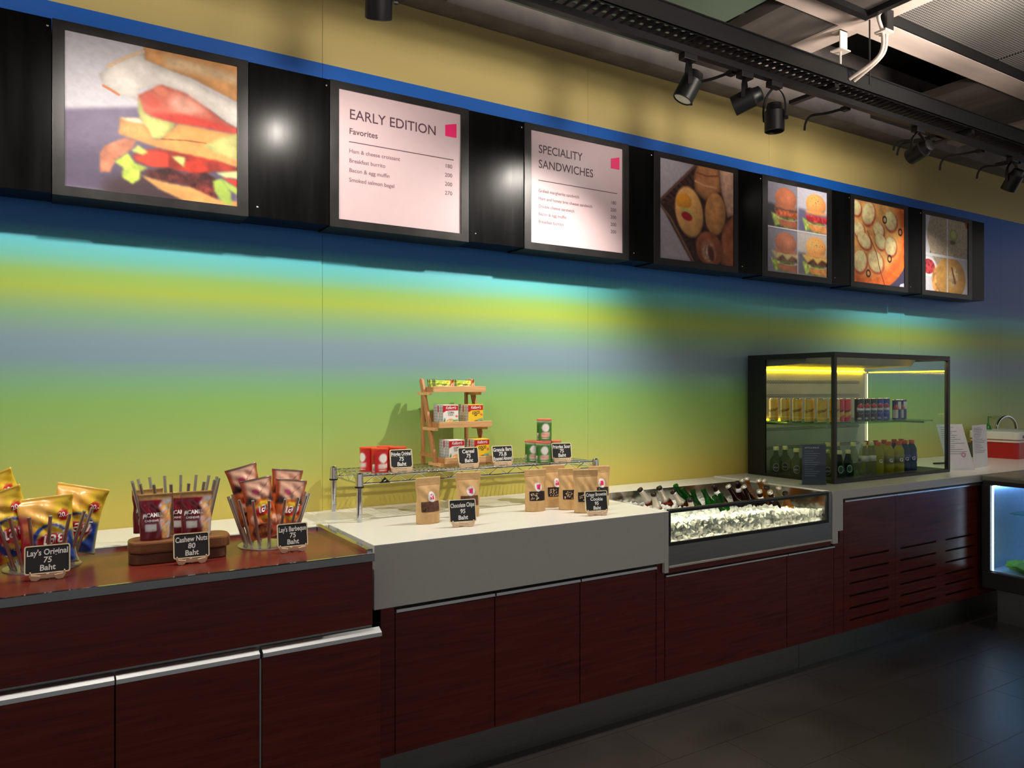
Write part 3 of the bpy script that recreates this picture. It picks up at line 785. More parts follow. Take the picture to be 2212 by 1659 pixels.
while x < 7.2:
    mb.prism([(x - .008, TZ + .012), (x + .008, TZ + .012), (x + .004, TZ + .003), (x - .004, TZ + .003)], 'y', TD0 + .004, TD1 - .004); x += pit
gput('corrugation', mb, M_BLACK)
for x in (1.34, 3.44, 4.75, 5.6):
    gput('support_arm', MB().box(x, x + .035, 2.42, 2.70, TZ - .02, TZ - .001), M_BLACK)

tr = thing('light_track', 'thin black lighting track fixed below the cable tray', 'track', (2.5, 2.486, TZ - .054))
put('rail', MB().box(-5, 6.5, -.016, .016, 0, .03), M_BLACK, tr)
M_LENS = emit_mat('lit_lamp_lens', (255, 240, 215), 14.0)
M_LENSOFF = mat('dark_lamp_lens', (30, 30, 32), 0.1)
M_REFL = mat('white_reflector_rim', (235, 232, 225), 0.3)
def spot_head(label, x, z, aim, watts, ang=70, blend=0.6, on=True, col=(1.0, 0.93, 0.83), size=1.0):
    """track spotlight: adapter, yoke, body and lens, aimed at a point"""
    top = TZ - .054
    dz = (Vector(aim) - Vector((x, 2.486, 2.8))).normalized().z
    z = 2.79 - .066 * dz - (.055 if dz < -.6 else 0) if on else z
    t = thing('track_spotlight', label, 'spotlight', (x, 2.486, z), group='spotlights on the track')
    put('adapter', MB().box(-.04, .04, -.02, .02, top - z - .03, top - z - .001), M_BLACK, t, bev=0.003)
    d = (Vector(aim) - Vector((x, 2.486, z))).normalized()
    q = d.to_track_quat('-Z', 'Y')
    side = Vector((d.y, -d.x, 0)).normalized()
    yk = MB()
    for s_ in (-1, 1):
        pts = [Vector((0, 0, top - z - .03)) + side * s_ * .008, Vector((0, 0, top - z - .06)) + side * s_ * .048, Vector((0, 0, (top - z) * .45)) + side * s_ * .06, side * s_ * .052]
        fine = []
        for i in range(13):
            u = i / 12; a, b, c, e = (1 - u) ** 3, 3 * u * (1 - u) ** 2, 3 * u * u * (1 - u), u ** 3
            fine.append(pts[0] * a + pts[1] * b + pts[2] * c + pts[3] * e)
        for p0, p1 in zip(fine[:-1], fine[1:]): yk.bar(p0, p1, .018, .004, side)
    put('yoke', yk, M_BLACK, t)
    M = q.to_matrix().to_4x4()
    put('lamp_body', MB().lathe([(0.018, .085), (0.034, .078), (0.038, .05), (0.047, .04), (0.047, -.055), (0.043, -.058), (0.041, -.035)][::-1], 20).move(M), M_BLACK, t, auto=True)
    if on: put('reflector', MB().lathe([(0.02, -.034), (0.040, -.052)], 20).move(M), M_REFL, t)
    put('lens', MB().lathe([(0.026, -.040), (0.026, -.036)], 20).move(M), M_LENS if on else M_LENSOFF, t)
    put('clamp_knob', MB().lathe([(0.009, 0), (0.009, .014)], 10).move(Matrix.Translation(side * .052) @ side.to_track_quat('Z', 'Y').to_matrix().to_4x4()), M_BLACK, t)
    if on:
        l = bpy.data.lights.new('lamp_light', 'SPOT'); l.energy = watts; l.color = col; l.spot_size = math.radians(ang); l.spot_blend = blend; l.shadow_soft_size = 0.022
        o = bpy.data.objects.new('lamp_light', l); COL.objects.link(o); o.parent = t
        o.location = d * .066; o.rotation_mode = 'QUATERNION'; o.rotation_quaternion = q
        o['label'] = 'warm light of the track spotlight'
    return t
spot_head('black track spotlight over the sandwich photo, beyond the row of hooks', -0.55, 2.76, (-0.35, 3.0, 1.3), 46, 150, 0.8)
spot_head('black track spotlight above the chips baskets end of the track', 0.25, 2.76, (0.40, 3.1, 1.4), 48, 150, 0.8)
spot_head('black track spotlight above the EARLY EDITION price list', 1.005, 2.79, (1.25, 3.15, 1.7), 38, 150, 0.8)
spot_head('lit track spotlight with white lens ring tilted down toward the shelf', 2.48, 2.80, (1.75, 3.0, 1.1), 135, 118, 0.8)
spot_head('black boxy track spotlight turned to SPECIALITY SANDWICHES beside the lit one', 2.85, 2.78, (2.38, 3.19, 2.50), 7, 90, 1.0)
spot_head('unlit black track spotlight hanging straight down from a wire yoke', 3.06, 2.76, (3.10, 2.50, 0.9), 0, on=False)
spot_head('black track spotlight above the burger photo', 4.30, 2.80, (4.42, 3.19, 2.62), 14, 110, 1.0)
spot_head('last black track spotlight where the track ends above the noodle photo', 5.38, 2.82, (5.55, 3.35, 1.5), 62, 100, 1.0)

M_CABLE = mat('black_cable', (15, 15, 15), 0.5)
def hook(label, px, py, ln=0.16):
    p = W(px, py, 2.80)
    t = thing('cable_strap', label, 'strap', (p.x, 2.80, p.z), group='curved straps under the tray')
    path = [(.02, -.24, TZ - p.z - .03), (.0, -.14, TZ - p.z - .034), (-.02, -.05, (TZ - p.z) * .8), (-.01, -.012, (TZ - p.z) * .45), (0, 0, 0)]
    mb = MB()
    fine = [Vector(path[0])]
    for i in range(1, 17):
        u = i / 16 * 4; k = min(3, int(u)); f = u - k
        fine.append(Vector(path[k]).lerp(Vector(path[k + 1]), f))
    for _ in range(3):
        fine = [fine[0]] + [(fine[i - 1] + fine[i] * 2 + fine[i + 1]) / 4 for i in range(1, len(fine) - 1)] + [fine[-1]]
    for a, b in zip(fine[:-1], fine[1:]): mb.bar(a, b, .014, .004, (1, 0, 0))
    put('strap', mb, M_CABLE, t)
    put('clip', MB().box(.005, .04, -.262, -.225, TZ - p.z - .045, TZ - p.z - .023), M_BLACK, t)
hook('curved black strap arching under the tray beside the lit spotlight', 1493, 228)
hook('curved black strap below the tray arm next to the dangling spotlight', 1738, 282)
hook('curved black strap in a pair near the burger photo lamp, inner one', 1930, 325)
hook('curved black strap in a pair near the burger photo lamp, outer one', 1938, 336)
hook('curved black strap dropping above the pizza photo', 2030, 368)
hook('curved black strap dropping above the noodle photo', 2110, 386)

M_CONDUIT = mat('white_conduit', (205, 190, 180), 0.5)
t = thing('ceiling_bracket', 'white ceiling bracket with threaded rod holding the cable tray', 'bracket', (3.60, 2.50, ZC))
put('channel', MB().box(-.03, .03, -.02, -.014, -.10, 0).box(-.03, .03, -.02, .03, -.006, 0).box(-.045, .045, -.03, .03, -.106, -.1), M_CONDUIT, t)
put('rod', MB().tube([(0, 0, -.106), (0, 0, -.26)], .006), M_CONDUIT, t)
t = thing('conduit_drop', 'pair of bent white conduits with a black junction box entering the tray', 'conduit', (3.58, 2.24, ZC))
put('junction_box', MB().box(-.01, .045, -.02, .02, -.1, 0), M_BLACK, t)
put('collar', MB().box(-.04, .03, -.03, .03, -.118, -.108), M_CONDUIT, t)
for s_ in (-1, 1):
    pts = [(.02 * s_ + .01, 0, 0), (.055 * s_ - .01, 0, -.045), (.012 * s_, 0, -.11), (.012 * s_, .0, -.20), (.008 * s_ - .01, .04, -.245), (-.03 + .02 * s_, .16, -.30)]
    fine = []
    for i in range(len(pts) - 1):
        for k in range(4): fine.append(Vector(pts[i]).lerp(Vector(pts[i + 1]), k / 4))
    fine.append(Vector(pts[-1]))
    for _ in range(3): fine = [fine[0]] + [(fine[i - 1] + fine[i] * 2 + fine[i + 1]) / 4 for i in range(1, len(fine) - 1)] + [fine[-1]]
    put('conduit', MB().tube(fine, .009, 10), M_CONDUIT, t, auto=True)
put('hanger_rod', MB().tube([(.03, .1, 0), (.03, .1, -.33)], .004), M_BLACK, t)
t = thing('ceiling_box', 'black square fixture box with grey grille recessed at the beam crossing', 'fixture', (3.30, 2.09, ZC))
rect = lambda r: [(-r, -r), (r, -r), (r, r), (-r, r)]
put('casing', MB().ring(rect(.205), rect(.17), 'z', -.05, -.001), M_BLACK, t)
put('grille', MB().box(-.17, .17, -.17, .17, -.02, -.01), M_CGREY, t)
# -- ceiling lamps added out of view behind the camera to lift the general light
M_DIFF = emit_mat('added_lamp_diffuser', (255, 238, 225), 2.2)
for i, (x, y, nm) in enumerate(((0.2, -2.2, 'by the snack counter end'), (3.4, -2.2, 'in the middle of the hall'), (6.6, -2.2, 'toward the far fridge'))):
    t = thing('added_ceiling_lamp', 'added unseen square fill lamp in the hall ' + nm, 'ceiling lamp', (x, y, ZC - .03), group='added hall fill lamps')
    put('rim', MB().ring(rect(.45), rect(.41), 'z', 0, .03), M_BLACK, t)
    put('diffuser', MB().box(-.41, .41, -.41, .41, .008, .02), M_DIFF, t)

# -- added uplighters, out of view, that brighten the upper wall and ceiling
M_SHADE = mat('black_metal_shade', (20, 20, 22), 0.4)
for x, y, z, nm, aim, pwr in ((-0.6, .9, 2.6, 'above the snack end', (0, 2.4, 1.2), 200), (1.1, .9, 2.6, 'above the cookie slab', (0, 2.4, 1.2), 200), (2.7, .9, 2.6, 'above the ice bin end', (0, 2.4, 1.2), 200), (4.4, .9, 2.6, 'above the drinks case end', (0, 2.4, 1.2), 150), (3.95, 1.42, 2.75, 'under the perforated ceiling', (-.15, .85, .58), 170)):
    t = thing('added_uplighter', 'added unseen black bowl uplighter ' + nm, 'added lamp', (x, y, z), group='added uplighters')
    put('bowl', MB().lathe([(.04, -.11), (.15, -.07), (.22, .01), (.215, .012), (.145, -.06), (.0, -.08)], 28), M_SHADE, t, auto=True)
    put('cord', MB().tube([(0, -.218, 0), (0, -.218, 3.33 - z)], .003), M_CABLE, t)
    put('bulb', MB().lathe([(0, -.05), (.03, -.03), (.03, -.01), (0, 0.005)], 16), emit_mat('added_warm_bulb', (255, 230, 200), 3.0), t)
    l = bpy.data.lights.new('added_uplight', 'SPOT'); l.energy = pwr; l.color = (1, .9, .8); l.spot_size = R75 = math.radians(76); l.spot_blend = 1.0; l.shadow_soft_size = .2
    o = bpy.data.objects.new('added_uplight', l); COL.objects.link(o); o.parent = t; o.location = (0, 0, .03)
    o.rotation_euler = Vector(aim).to_track_quat('-Z', 'Y').to_euler()
# ================================================================== shared builders for packets, boards and cartons
M_FOIL = print_mat('printed_foil_wrapper', 0.28, coat=0.25, bump=0.25, scale=35)
M_CARD = print_mat('printed_carton', 0.45)
M_KRAFT = mat('kraft_paper', (208, 168, 114), 0.6, var=0.06, scale=90, bump=0.08)
M_PINE = mat('pale_pine', (214, 166, 114), 0.5, var=0.14, scale=9, stretch=(1, 12, 12))
M_PINED = mat('pine_leg', (176, 124, 76), 0.5, var=0.16, scale=9, stretch=(12, 12, 1))
M_PLY = mat('birch_ply', (222, 190, 158), 0.55, var=0.06)
M_SLATE = mat('chalkboard_black', (30, 31, 33), 0.7, var=0.15, scale=25)
M_FRAME = mat('cream_wood_edge', (232, 218, 180), 0.5, var=0.04)
M_RED = mat('red_print', (200, 26, 36), 0.4)
M_WTXT = mat('white_print', (240, 238, 236), 0.4)
M_YTXT = mat('yellow_print', (244, 206, 40), 0.4)
M_DTXT = mat('dark_print', (46, 30, 28), 0.5)

def sheet_pair(fn, nu, nv, cvf=None, cvb=None, flip=False):
    """closed packet from a surface function fn(u, v, side) -> point (u right, v up); side +1 front, -1 back"""
    mb = MB(); U = np.linspace(0, 1, nu); V = np.linspace(0, 1, nv); cols = []
    for side in (1, -1):
        o = len(mb.v)
        for b in V:
            for a in U: mb.v.append(tuple(fn(a, b, side)))
        for j in range(nv - 1):
            for i in range(nu - 1):
                q = (o + j * nu + i, o + j * nu + i + 1, o + (j + 1) * nu + i + 1, o + (j + 1) * nu + i)
                mb.f.append(q if side == 1 else q[::-1])
        if cvf is not None:
            uu, vv = np.meshgrid(U, V)
            cols.append((cvf if side == 1 else (cvb or cvf)).at(uu.ravel(), 1 - vv.ravel()))
    n = nu * nv
    border = [i for i in range(nu)] + [j * nu + nu - 1 for j in range(1, nv)] + [(nv - 1) * nu + i for i in range(nu - 2, -1, -1)] + [j * nu for j in range(nv - 2, 0, -1)]
    for a, b in zip(border, border[1:] + border[:1]): mb.f.append((b, a, n + a, n + b))
    if cols: mb.c = np.concatenate(cols)
    return mb
def pillow(w, h, t, seed, lean=0.0):
    """surface of a puffed crisp packet with flat crimped ends"""
    ph = [random.Random(seed).uniform(0, 6.28) for _ in range(6)]
    def fn(u, v, side):
        e = max(0.0, min(1, (v - 0.05) / 0.9)); s_ = math.sin(PI * e) ** 0.55 if 0 < e < 1 else 0.0
        p = math.sin(PI * u) ** 0.62 if 0 < u < 1 else 0.0
        th = t * 0.5 * s_ * p
        wr = 0.0052 * s_ * (math.sin(17 * u + 9 * v + ph[0]) * math.sin(13 * v - 5 * u + ph[1]) + .6 * math.sin(31 * v + 11 * u + ph[2]))
        pin = 1 - 0.10 * s_
        crimp = 0.0012 * math.sin(v * 400) if (v < 0.05 or v > .95) else 0
        sway = 0.020 * math.sin(3 * u + ph[3]) * (1 - s_) * (1 if v > .5 else .6)
        return (w * (u - .5) * pin, -side * (th + wr * p + 0.0006) + sway + crimp, h * v)
    return fn
def pouch(w, h, t, seed, zip_v=0.84):
    """surface of a stand-up pouch: wide oval foot, flat top seal"""
    ph = [random.Random(seed).uniform(0, 6.28) for _ in range(6)]
    def fn(u, v, side):
        k = max(0.0, 1 - v / zip_v); s_ = (min(1, k * 1.35)) ** 0.7
        p = math.sin(PI * u) ** 0.5 if 0 < u < 1 else 0.0
        th = t * .5 * s_ * (p if v > .02 else p * .96)
        wr = 0.0046 * p * math.exp(-((v - .66) / .2) ** 2) * math.sin(11 * (u - .5) * (1 + .6 * math.sin(ph[0])) + 14 * v + ph[1]) + 0.0016 * p * math.sin(19 * u - 8 * v + ph[2])
        ww = w * (1 - 0.10 * s_ * (1 - v)) * (1 - .09 * math.exp(-((v - .60) / .15) ** 2))
        sw = 0.006 * math.sin(2.4 * u + ph[3]) * max(0, v - .7)
        return (ww * (u - .5), -side * (th + wr * min(1, s_ + .3) + .0006) + sw, h * v)
    return fn
def on(fn, w, h, ou, ov, eps=0.0016):
    """map lettering coordinates (metres) to a packet's front, starting at (ou, ov)"""
    def f(x, y):
        u = min(.98, max(.02, ou + x / w)); v = min(.98, max(.02, ov + y / h))
        p = fn(u, v, 1); return (p[0], p[1] - eps, p[2])
    return f
def chalkboard(lines, label, loc, rz=0.0, w=0.117, h=0.083, sizes=None):
    t = thing('chalkboard_sign', label, 'price sign', loc, rz, group='chalkboard price signs')
    tilt = Matrix.Translation((0, 0, 0.018)) @ Matrix.Rotation(math.radians(-10), 4, 'X')
    put('board', MB().prism(rrect(-w / 2 + .003, w / 2 - .003, .003, h - .003, .004), 'y', -.0022, .0015).move(tilt), M_SLATE, t)
    put('frame', MB().ring(rrect(-w / 2, w / 2, 0, h, .007), rrect(-w / 2 + .0035, w / 2 - .0035, .0035, h - .0035, .0045), 'y', -.003, .002).move(tilt), M_FRAME, t)
    n = len(lines); rows = {3: (.66, .39, .12), 4: (.74, .52, .31, .09)}[n]
    for i, s_ in enumerate(lines):
        v, f = glyphs(s_, 1.0, 'CENTER'); wid = max(a for a, b in v) - min(a for a, b in v)
        sz = .0235 if n == 3 else .0205
        sx = min(.95, (w * .88) / (wid * sz))
        wob = [0.05, -.03, .04, -.02][i]
        letters(s_, sz, M_CHALKW, t, lambda a, b, z=h * rows[i]: tuple(tilt @ Vector((a, -.0027, z + b))), 'CENTER', 0.0004 / sz * .03, sx, 0.08, tilt=wob * .6)
    ez = MB()
    for s_ in (-1, 1):
        ez.prism([(s_ * .020, 0.004), (s_ * .028, 0), (s_ * .040, .002), (s_ * .046, .014), (s_ * .045, .026), (s_ * .042, .026), (s_ * .040, .017), (s_ * .030, .016), (s_ * .018, .014)][::s_], 'y', -.010, .008)
    ez.box(-.020, .020, -.003, .003, .005, .016).box(-.004, .004, .003, .045, .002, .012)
    put('easel_stand', ez, M_PLY, t, bev=0.0006)
    return t
ZL, ZW, ZS = 0.8855, 0.9005, 1.0905                        # red counter, white slab, wire shelf

# ================================================================== steel rod baskets
def basket(label, x, y, z, h, rb=.082, rt=.140, n=16, disc=.108):
    t = thing('rod_basket', label, 'basket', (x, y, z), group='steel rod baskets')
    put('base_disc', MB().lathe([(disc, 0), (disc, .0025), (disc - .004, .004), (.0, .004)], 40), M_STEEL2, t)
    for i in range(n):
        a = 2 * PI * (i + .35) / n
        d = Vector((math.cos(a), math.sin(a), 0))
        put('rod', MB().tube([d * rb + Vector((0, 0, .0035)), d * rt + Vector((0, 0, h))], .0053, 10), M_STEEL2, t, auto=True)
    return t
b0 = basket('flared steel rod basket holding yellow chip bags', 0.015, 2.83, ZL, .178)
b1 = basket('flared steel rod basket of maroon cashew pouches behind the wooden riser', 0.412, 2.878, ZL, .245, .088, .140, 16, .105)
b2 = basket('flared steel rod basket holding orange barbecue chip bags', 0.712, 2.80, ZL, .178)

# -- yellow chips
def cv_yellow():
    c = Canvas(72, 96, (240, 204, 52))
    c.poly([(0, 0), (.7, 0), (.62, .28), (.3, .40), (0, .38)], (250, 190, 96), 6, .1, 6)
    c.poly([(0, .25), (.22, .3), (.2, .95), (0, 1)], (176, 26, 34), 3, .15)
    c.poly([(0.02, .62), (.2, .55), (.2, 1), (.02, 1)], (198, 40, 44), 2)
    for k in range(4): c.poly([(.05 + .04 * k, .34), (.08 + .04 * k, .34), (.09 + .04 * k, .56), (.06 + .04 * k, .56)], (232, 176, 84), 1)
    c.ell(.56, .68, .40, .30, (24, 66, 158), 0, .04); c.poly([(.56, .6), (.98, .5), (.98, .98), (.5, .98)], (24, 60, 150), 2)
    c.ell(.56, .64, .29, .22, (232, 196, 60), 0, .05); c.ell(.56, .64, .31, .125, (246, 240, 232), 0, .05); c.ell(.56, .64, .30, .115, (192, 24, 34), 0, .06)
    c.ell(.82, .29, .115, .088, (196, 30, 36), 0, .08)
    c.poly([(.02, .0), (.98, 0), (.98, .04), (.02, .04)], (236, 190, 70), 1)
    return c
CVY = cv_yellow()
WY, HY = .155, .215
fy = pillow(WY, HY, .058, 3)
def chips_yellow(label, loc, rot):
    t = thing('chip_bag', label, 'chip bag', loc, rot=rot, group='yellow chip bags')
    put('packet', mesh(sheet_pair(fy, 30, 40, CVY), 'packet', True), M_FOIL, t)
    letters('เลย์', .048, M_WTXT, t, on(fy, WY, HY, .37, .325), bold=.0008, sx=1.0, shear=.2, name='brand_lettering')
    letters('20.-', .020, M_WTXT, t, on(fy, WY, HY, .725, .685), bold=.0004, name='price_lettering')
    letters('20', .022, M_WTXT, t, on(fy, WY, HY, .06, .25), bold=.0004, name='price_lettering')
    letters('Classic', .012, M_WTXT, t, on(fy, WY, HY, .45, .13), name='flavour_lettering', shear=.2)
    return t
ZB = ZL + .012
chips_yellow('yellow chip bag standing upright in the middle of its basket', (0.035, 2.765, ZB), (math.radians(-6), math.radians(-4), math.radians(4)))
chips_yellow('yellow chip bag leaning outward behind the upright one', (0.085, 2.865, ZB + .02), (math.radians(-4), math.radians(12), math.radians(-6)))
chips_yellow('tilted yellow chip bag with its blue logo half hidden by rods', (-0.045, 2.80, ZB + .028), (math.radians(-4), math.radians(-20), math.radians(8)))
chips_yellow('yellow chip bag at the back rising highest out of the basket', (-0.055, 2.885, ZB + .075), (math.radians(-2), math.radians(-24), math.radians(6)))

# -- barbecue chips
def cv_bbq():
    c = Canvas(60, 110, (196, 92, 40))
    c.poly([(0, 0), (1, 0), (1, .42), (0, .42)], (44, 30, 32), 1)
    c.poly([(.10, .02), (.9, .02), (.96, .2), (.8, .33), (.4, .37), (.06, .24)], (236, 184, 158), 2, .05, 6)
    c.poly([(0, .0), (.1, .02), (.1, .3), (0, .4)], (176, 70, 34), 2); c.poly([(.92, 0), (1, 0), (1, .42), (.9, .34)], (196, 92, 40), 2)
    c.line([(.15, .25), (.5, .24), (.85, .08)], .006, (120, 70, 60))
    c.ell(.36, .215, .11, .05, (216, 84, 128), .2, .2)
    c.ell(.54, .53, .40, .2, (218, 112, 36), 0, .05); c.ell(.54, .53, .30, .155, (246, 204, 44), 0, .05); c.poly([(.22, .49), (.88, .45), (.86, .59), (.24, .63)], (196, 28, 36), 1)
    c.ell(.18, .68, .15, .08, (232, 178, 152), .3, .15); c.ell(.86, .72, .15, .09, (232, 178, 152), -.3, .15)
    c.ell(.2, .69, .05, .025, (214, 130, 50), 0, .2); c.ell(.86, .73, .05, .025, (214, 130, 50), 0, .2)
    c.ell(.4, .87, .34, .13, (40, 22, 20), 0, .08); c.ell(.4, .87, .28, .10, (150, 62, 32), 0, .15, .5, 12); c.ell(.42, .86, .18, .06, (196, 120, 60), 0, .4, .5, 14)
    c.poly([(.7, .8), (1, .76), (1, 1), (.7, 1)], (166, 62, 34), 3); c.poly([(0, .96), (1, .96), (1, 1), (0, 1)], (160, 60, 36))
    return c
CVB = cv_bbq()
WB, HB = .112, .215
fb = pillow(WB, HB, .05, 9)
def chips_bbq(label, loc, rot):
    t = thing('chip_bag', label, 'chip bag', loc, rot=rot, group='barbecue chip bags')
    put('packet', mesh(sheet_pair(fb, 26, 44, CVB), 'packet', True), M_FOIL, t)
    letters('เลย์', .040, M_WTXT, t, on(fb, WB, HB, .30, .435), bold=.0008, shear=.2, name='brand_lettering', tilt=.06)
    return t
R_ = math.radians
chips_bbq('orange barbecue chip bag rising highest at the back of its basket', (0.675, 2.842, ZB + .062), (R_(-4), R_(-14), R_(6)))
chips_bbq('orange barbecue chip bag standing upright behind the front ones', (0.772, 2.85, ZB + .035), (R_(-4), R_(6), R_(-4)))
chips_bbq('orange barbecue chip bag in front pressed against the rods', (0.695, 2.775, ZB + .018), (R_(-8), R_(-8), R_(6)))
chips_bbq('orange barbecue chip bag sunk lowest beside the barbecue price sign', (0.765, 2.785, ZB + .004), (R_(-8), R_(8), R_(-2)))

# -- wooden riser and cashew pouches
M_WALNUT = mat('oiled_acacia', (126, 78, 44), 0.42, var=0.30, scale=5, stretch=(1.2, 14, 14))
M_WALNUT2 = mat('dark_acacia', (98, 58, 34), 0.42, var=0.30, scale=5, stretch=(1.2, 14, 14))
t = thing('wooden_riser', 'two stacked rounded acacia boards raising the cashew pouches', 'riser', (0.395, 2.735, ZL), R_(-3))
put('lower_board', MB().prism(rrect(-.145, .150, -.062, .055, .035, 6), 'z', 0, .034), M_WALNUT2, t, bev=0.004)
put('upper_board', MB().prism(rrect(-.147, .162, -.066, .062, .045, 6), 'z', .0345, .072), M_WALNUT, t, bev=0.006)
def cv_cashew():
    c = Canvas(48, 72, (110, 18, 36))
    c.poly([(0, 0), (1, 0), (1, .13), (0, .13)], (172, 132, 74), 1, .15, 8); c.line([(0, .115), (1, .115)], .012, (226, 190, 120))
    c.poly([(.68, .13), (1, .13), (1, 1), (.7, 1), (.66, .86), (.58, .62), (.66, .42), (.56, .27), (.7, .17)], (204, 206, 214), 1)
    rng = random.Random(4)
    for k in range(46): c.ell(.64 + .36 * rng.random(), .22 + .74 * rng.random(), .07, .045, (216 + rng.randint(-20, 16), 156 + rng.randint(-18, 18), 96), rng.uniform(0, 3), .3, dome=.4)
    c.poly([(0, .13), (.56, .13), (.56, .27), (.66, .42), (.58, .62), (.66, .86), (.70, 1), (0, 1)], (112, 16, 36), 1, .1, 5)
    c.poly([(.15, .66), (.50, .64), (.50, .79), (.15, .81)], (206, 202, 200), 0)
    return c
CVC = cv_cashew(); WC, HC = .100, .148
fc = pouch(WC, HC, .046, 12, .9)
def cashew(label, loc, rz, parent_rot=None):
    t = thing('cashew_pouch', label, 'pouch', loc, rz, group='cashew pouches')
    put('packet', mesh(sheet_pair(fc, 24, 34, CVC), 'packet', True), M_FOIL, t)
    letters('CAMEL', .0185, M_WTXT, t, on(fc, WC, HC, .18, .505), bold=.0005, name='brand_lettering', sx=.92)
    letters('CASHEWS', .0095, M_WTXT, t, on(fc, WC, HC, .14, .405), bold=.0003, name='product_lettering')
    em = MB(); pts = [(-.010, 0), (-.010, .012), (-.006, .017), (-.003, .014), (0, .018), (.003, .013), (.005, .013), (.004, .004), (.002, 0), (.001, .006), (-.005, .006), (-.007, 0)]
    f = on(fc, WC, HC, .16, .47); em.add([f(a * .8, b) for a, b in pts], [tuple(range(len(pts)))])
    put('camel_emblem', em, M_WTXT, t)
    return t
zr = ZL + .0725
cashew('maroon cashew pouch standing on the bare end of the riser', (0.327, 2.722, zr), R_(2))
cashew('maroon cashew pouch standing on the riser just behind the cashew price sign', (0.452, 2.722, zr), R_(-3))
cashew('maroon cashew pouch inside the rod basket behind the bare end of the riser', (0.322, 2.885, ZL + .07), R_(10))
cashew('maroon cashew pouch inside the rod basket seen between the two standing pouches', (0.43, 2.86, ZL + .055), R_(-6))

chalkboard(["Lay's Original", '75', 'Baht'], "chalkboard sign reading Lay's Original 75 Baht", (0.026, 2.632, ZL), R_(-2))
chalkboard(['Cashew Nuts', '80', 'Baht'], 'chalkboard sign reading Cashew Nuts 80 Baht', (0.422, 2.625, ZL), R_(-3), w=.108, h=.080)
chalkboard(["Lay's Barbeque", '75', 'Baht'], "chalkboard sign reading Lay's Barbeque 75 Baht", (0.748, 2.628, ZL), R_(-3), w=.104, h=.080)
# ================================================================== wire shelf on the white slab
SX0, SX1, SY0, SY1 = 1.122, 2.345, 2.985, 3.305
g = thing('wire_shelf', 'low chrome wire shelf on four posts standing on the white slab', 'wire shelf', ((SX0 + SX1) / 2, (SY0 + SY1) / 2, ZW))
OX, OY = (SX0 + SX1) / 2, (SY0 + SY1) / 2
def sp(name, mb, m, par=None, **k):
    return put(name, mb.move(Matrix.Translation((-OX, -OY, -ZW))), m, par or g, **k)
for i, (x, y) in enumerate(((SX0, SY0), (SX0, SY1), (SX1, SY0), (SX1, SY1))):
    dx = .006 if x == SX0 else -.006
    mb = MB().lathe([(.009, ZW), (.009, ZW + .006), (.0125, ZW + .008)] + [v for k in range(6) for v in ((.0125, ZW + .03 + .025 * k), (.0120, ZW + .0305 + .025 * k), (.0120, ZW + .0315 + .025 * k), (.0125, ZW + .032 + .025 * k))] + [(.0125, 1.098), (.010, 1.102)], 18, (x, y, 0))
    p = sp('post', mb, M_CHROME, auto=True)
    sp('collar', MB().lathe([(.014, 1.045), (.0175, 1.047), (.0155, 1.096), (.0135, 1.097)], 18, (x, y, 0)), M_CHROME, p, auto=True)
    sp('clip_ring', MB().lathe([(.0165, 1.039), (.019, 1.041), (.019, 1.046), (.0165, 1.048)], 18, (x, y, 0)), M_BLACK, p)
zt, zb = 1.0865, 1.056
fr = MB()
for z in (zt, zb):
    for (a, b) in (((SX0, SY0), (SX1, SY0)), ((SX0, SY1), (SX1, SY1)), ((SX0, SY0), (SX0, SY1)), ((SX1, SY0), (SX1, SY1))):
        fr.tube([(a[0], a[1], z), (b[0], b[1], z)], .0033, 8)
sp('rim_wires', fr, M_CHROME, auto=True)
zz = MB()
for y in (SY0, SY1):
    n = 24; st = (SX1 - SX0 - .04) / n
    for i in range(n):
        a, b = SX0 + .02 + st * i, SX0 + .02 + st * (i + 1)
        zz.tube([(a, y, zt if i % 2 else zb), (b, y, zb if i % 2 else zt)], .0017, 6)
for x in (SX0, SX1):
    n = 6; st = (SY1 - SY0 - .04) / n
    for i in range(n):
        a, b = SY0 + .02 + st * i, SY0 + .02 + st * (i + 1)
        zz.tube([(x, a, zt if i % 2 else zb), (x, b, zb if i % 2 else zt)], .0017, 6)
o = sp('truss_wire', zz, M_CHROME, auto=True); o['kind'] = 'stuff'
wire = mesh(MB().tube([(0, -(SY1 - SY0) / 2, 0), (0, (SY1 - SY0) / 2, 0)], .0016, 6), 'deck_wire', True)
n = 56
for i in range(n):
    x = SX0 + .012 + (SX1 - SX0 - .024) * i / (n - 1)
    put('deck_wire', wire, M_CHROME, g, (x - OX, 0, zt + .0022 - ZW))
for y in (SY0 + .105, SY0 + .21):
    sp('cross_wire', MB().tube([(SX0, y, zt - .002), (SX1, y, zt - .002)], .0022, 8), M_CHROME, auto=True)
mp_ = MB().prism([(SX0 + .086, zb - .002), (SX0 + .134, zb - .002), (SX0 + .110, zt - .008)], 'y', SY0 - .0045, SY0 - .0032)
mk = sp('maker_badge', mp_, M_BLACK)
sp('badge_mark', MB().prism([(SX0 + .104, zb + .004), (SX0 + .112, zb + .006), (SX0 + .118, zb + .011), (SX0 + .108, zb + .009)], 'y', SY0 - .0050, SY0 - .0044), M_WTXT, mk)
ZS = zt + .0022 + .0016 + .0004

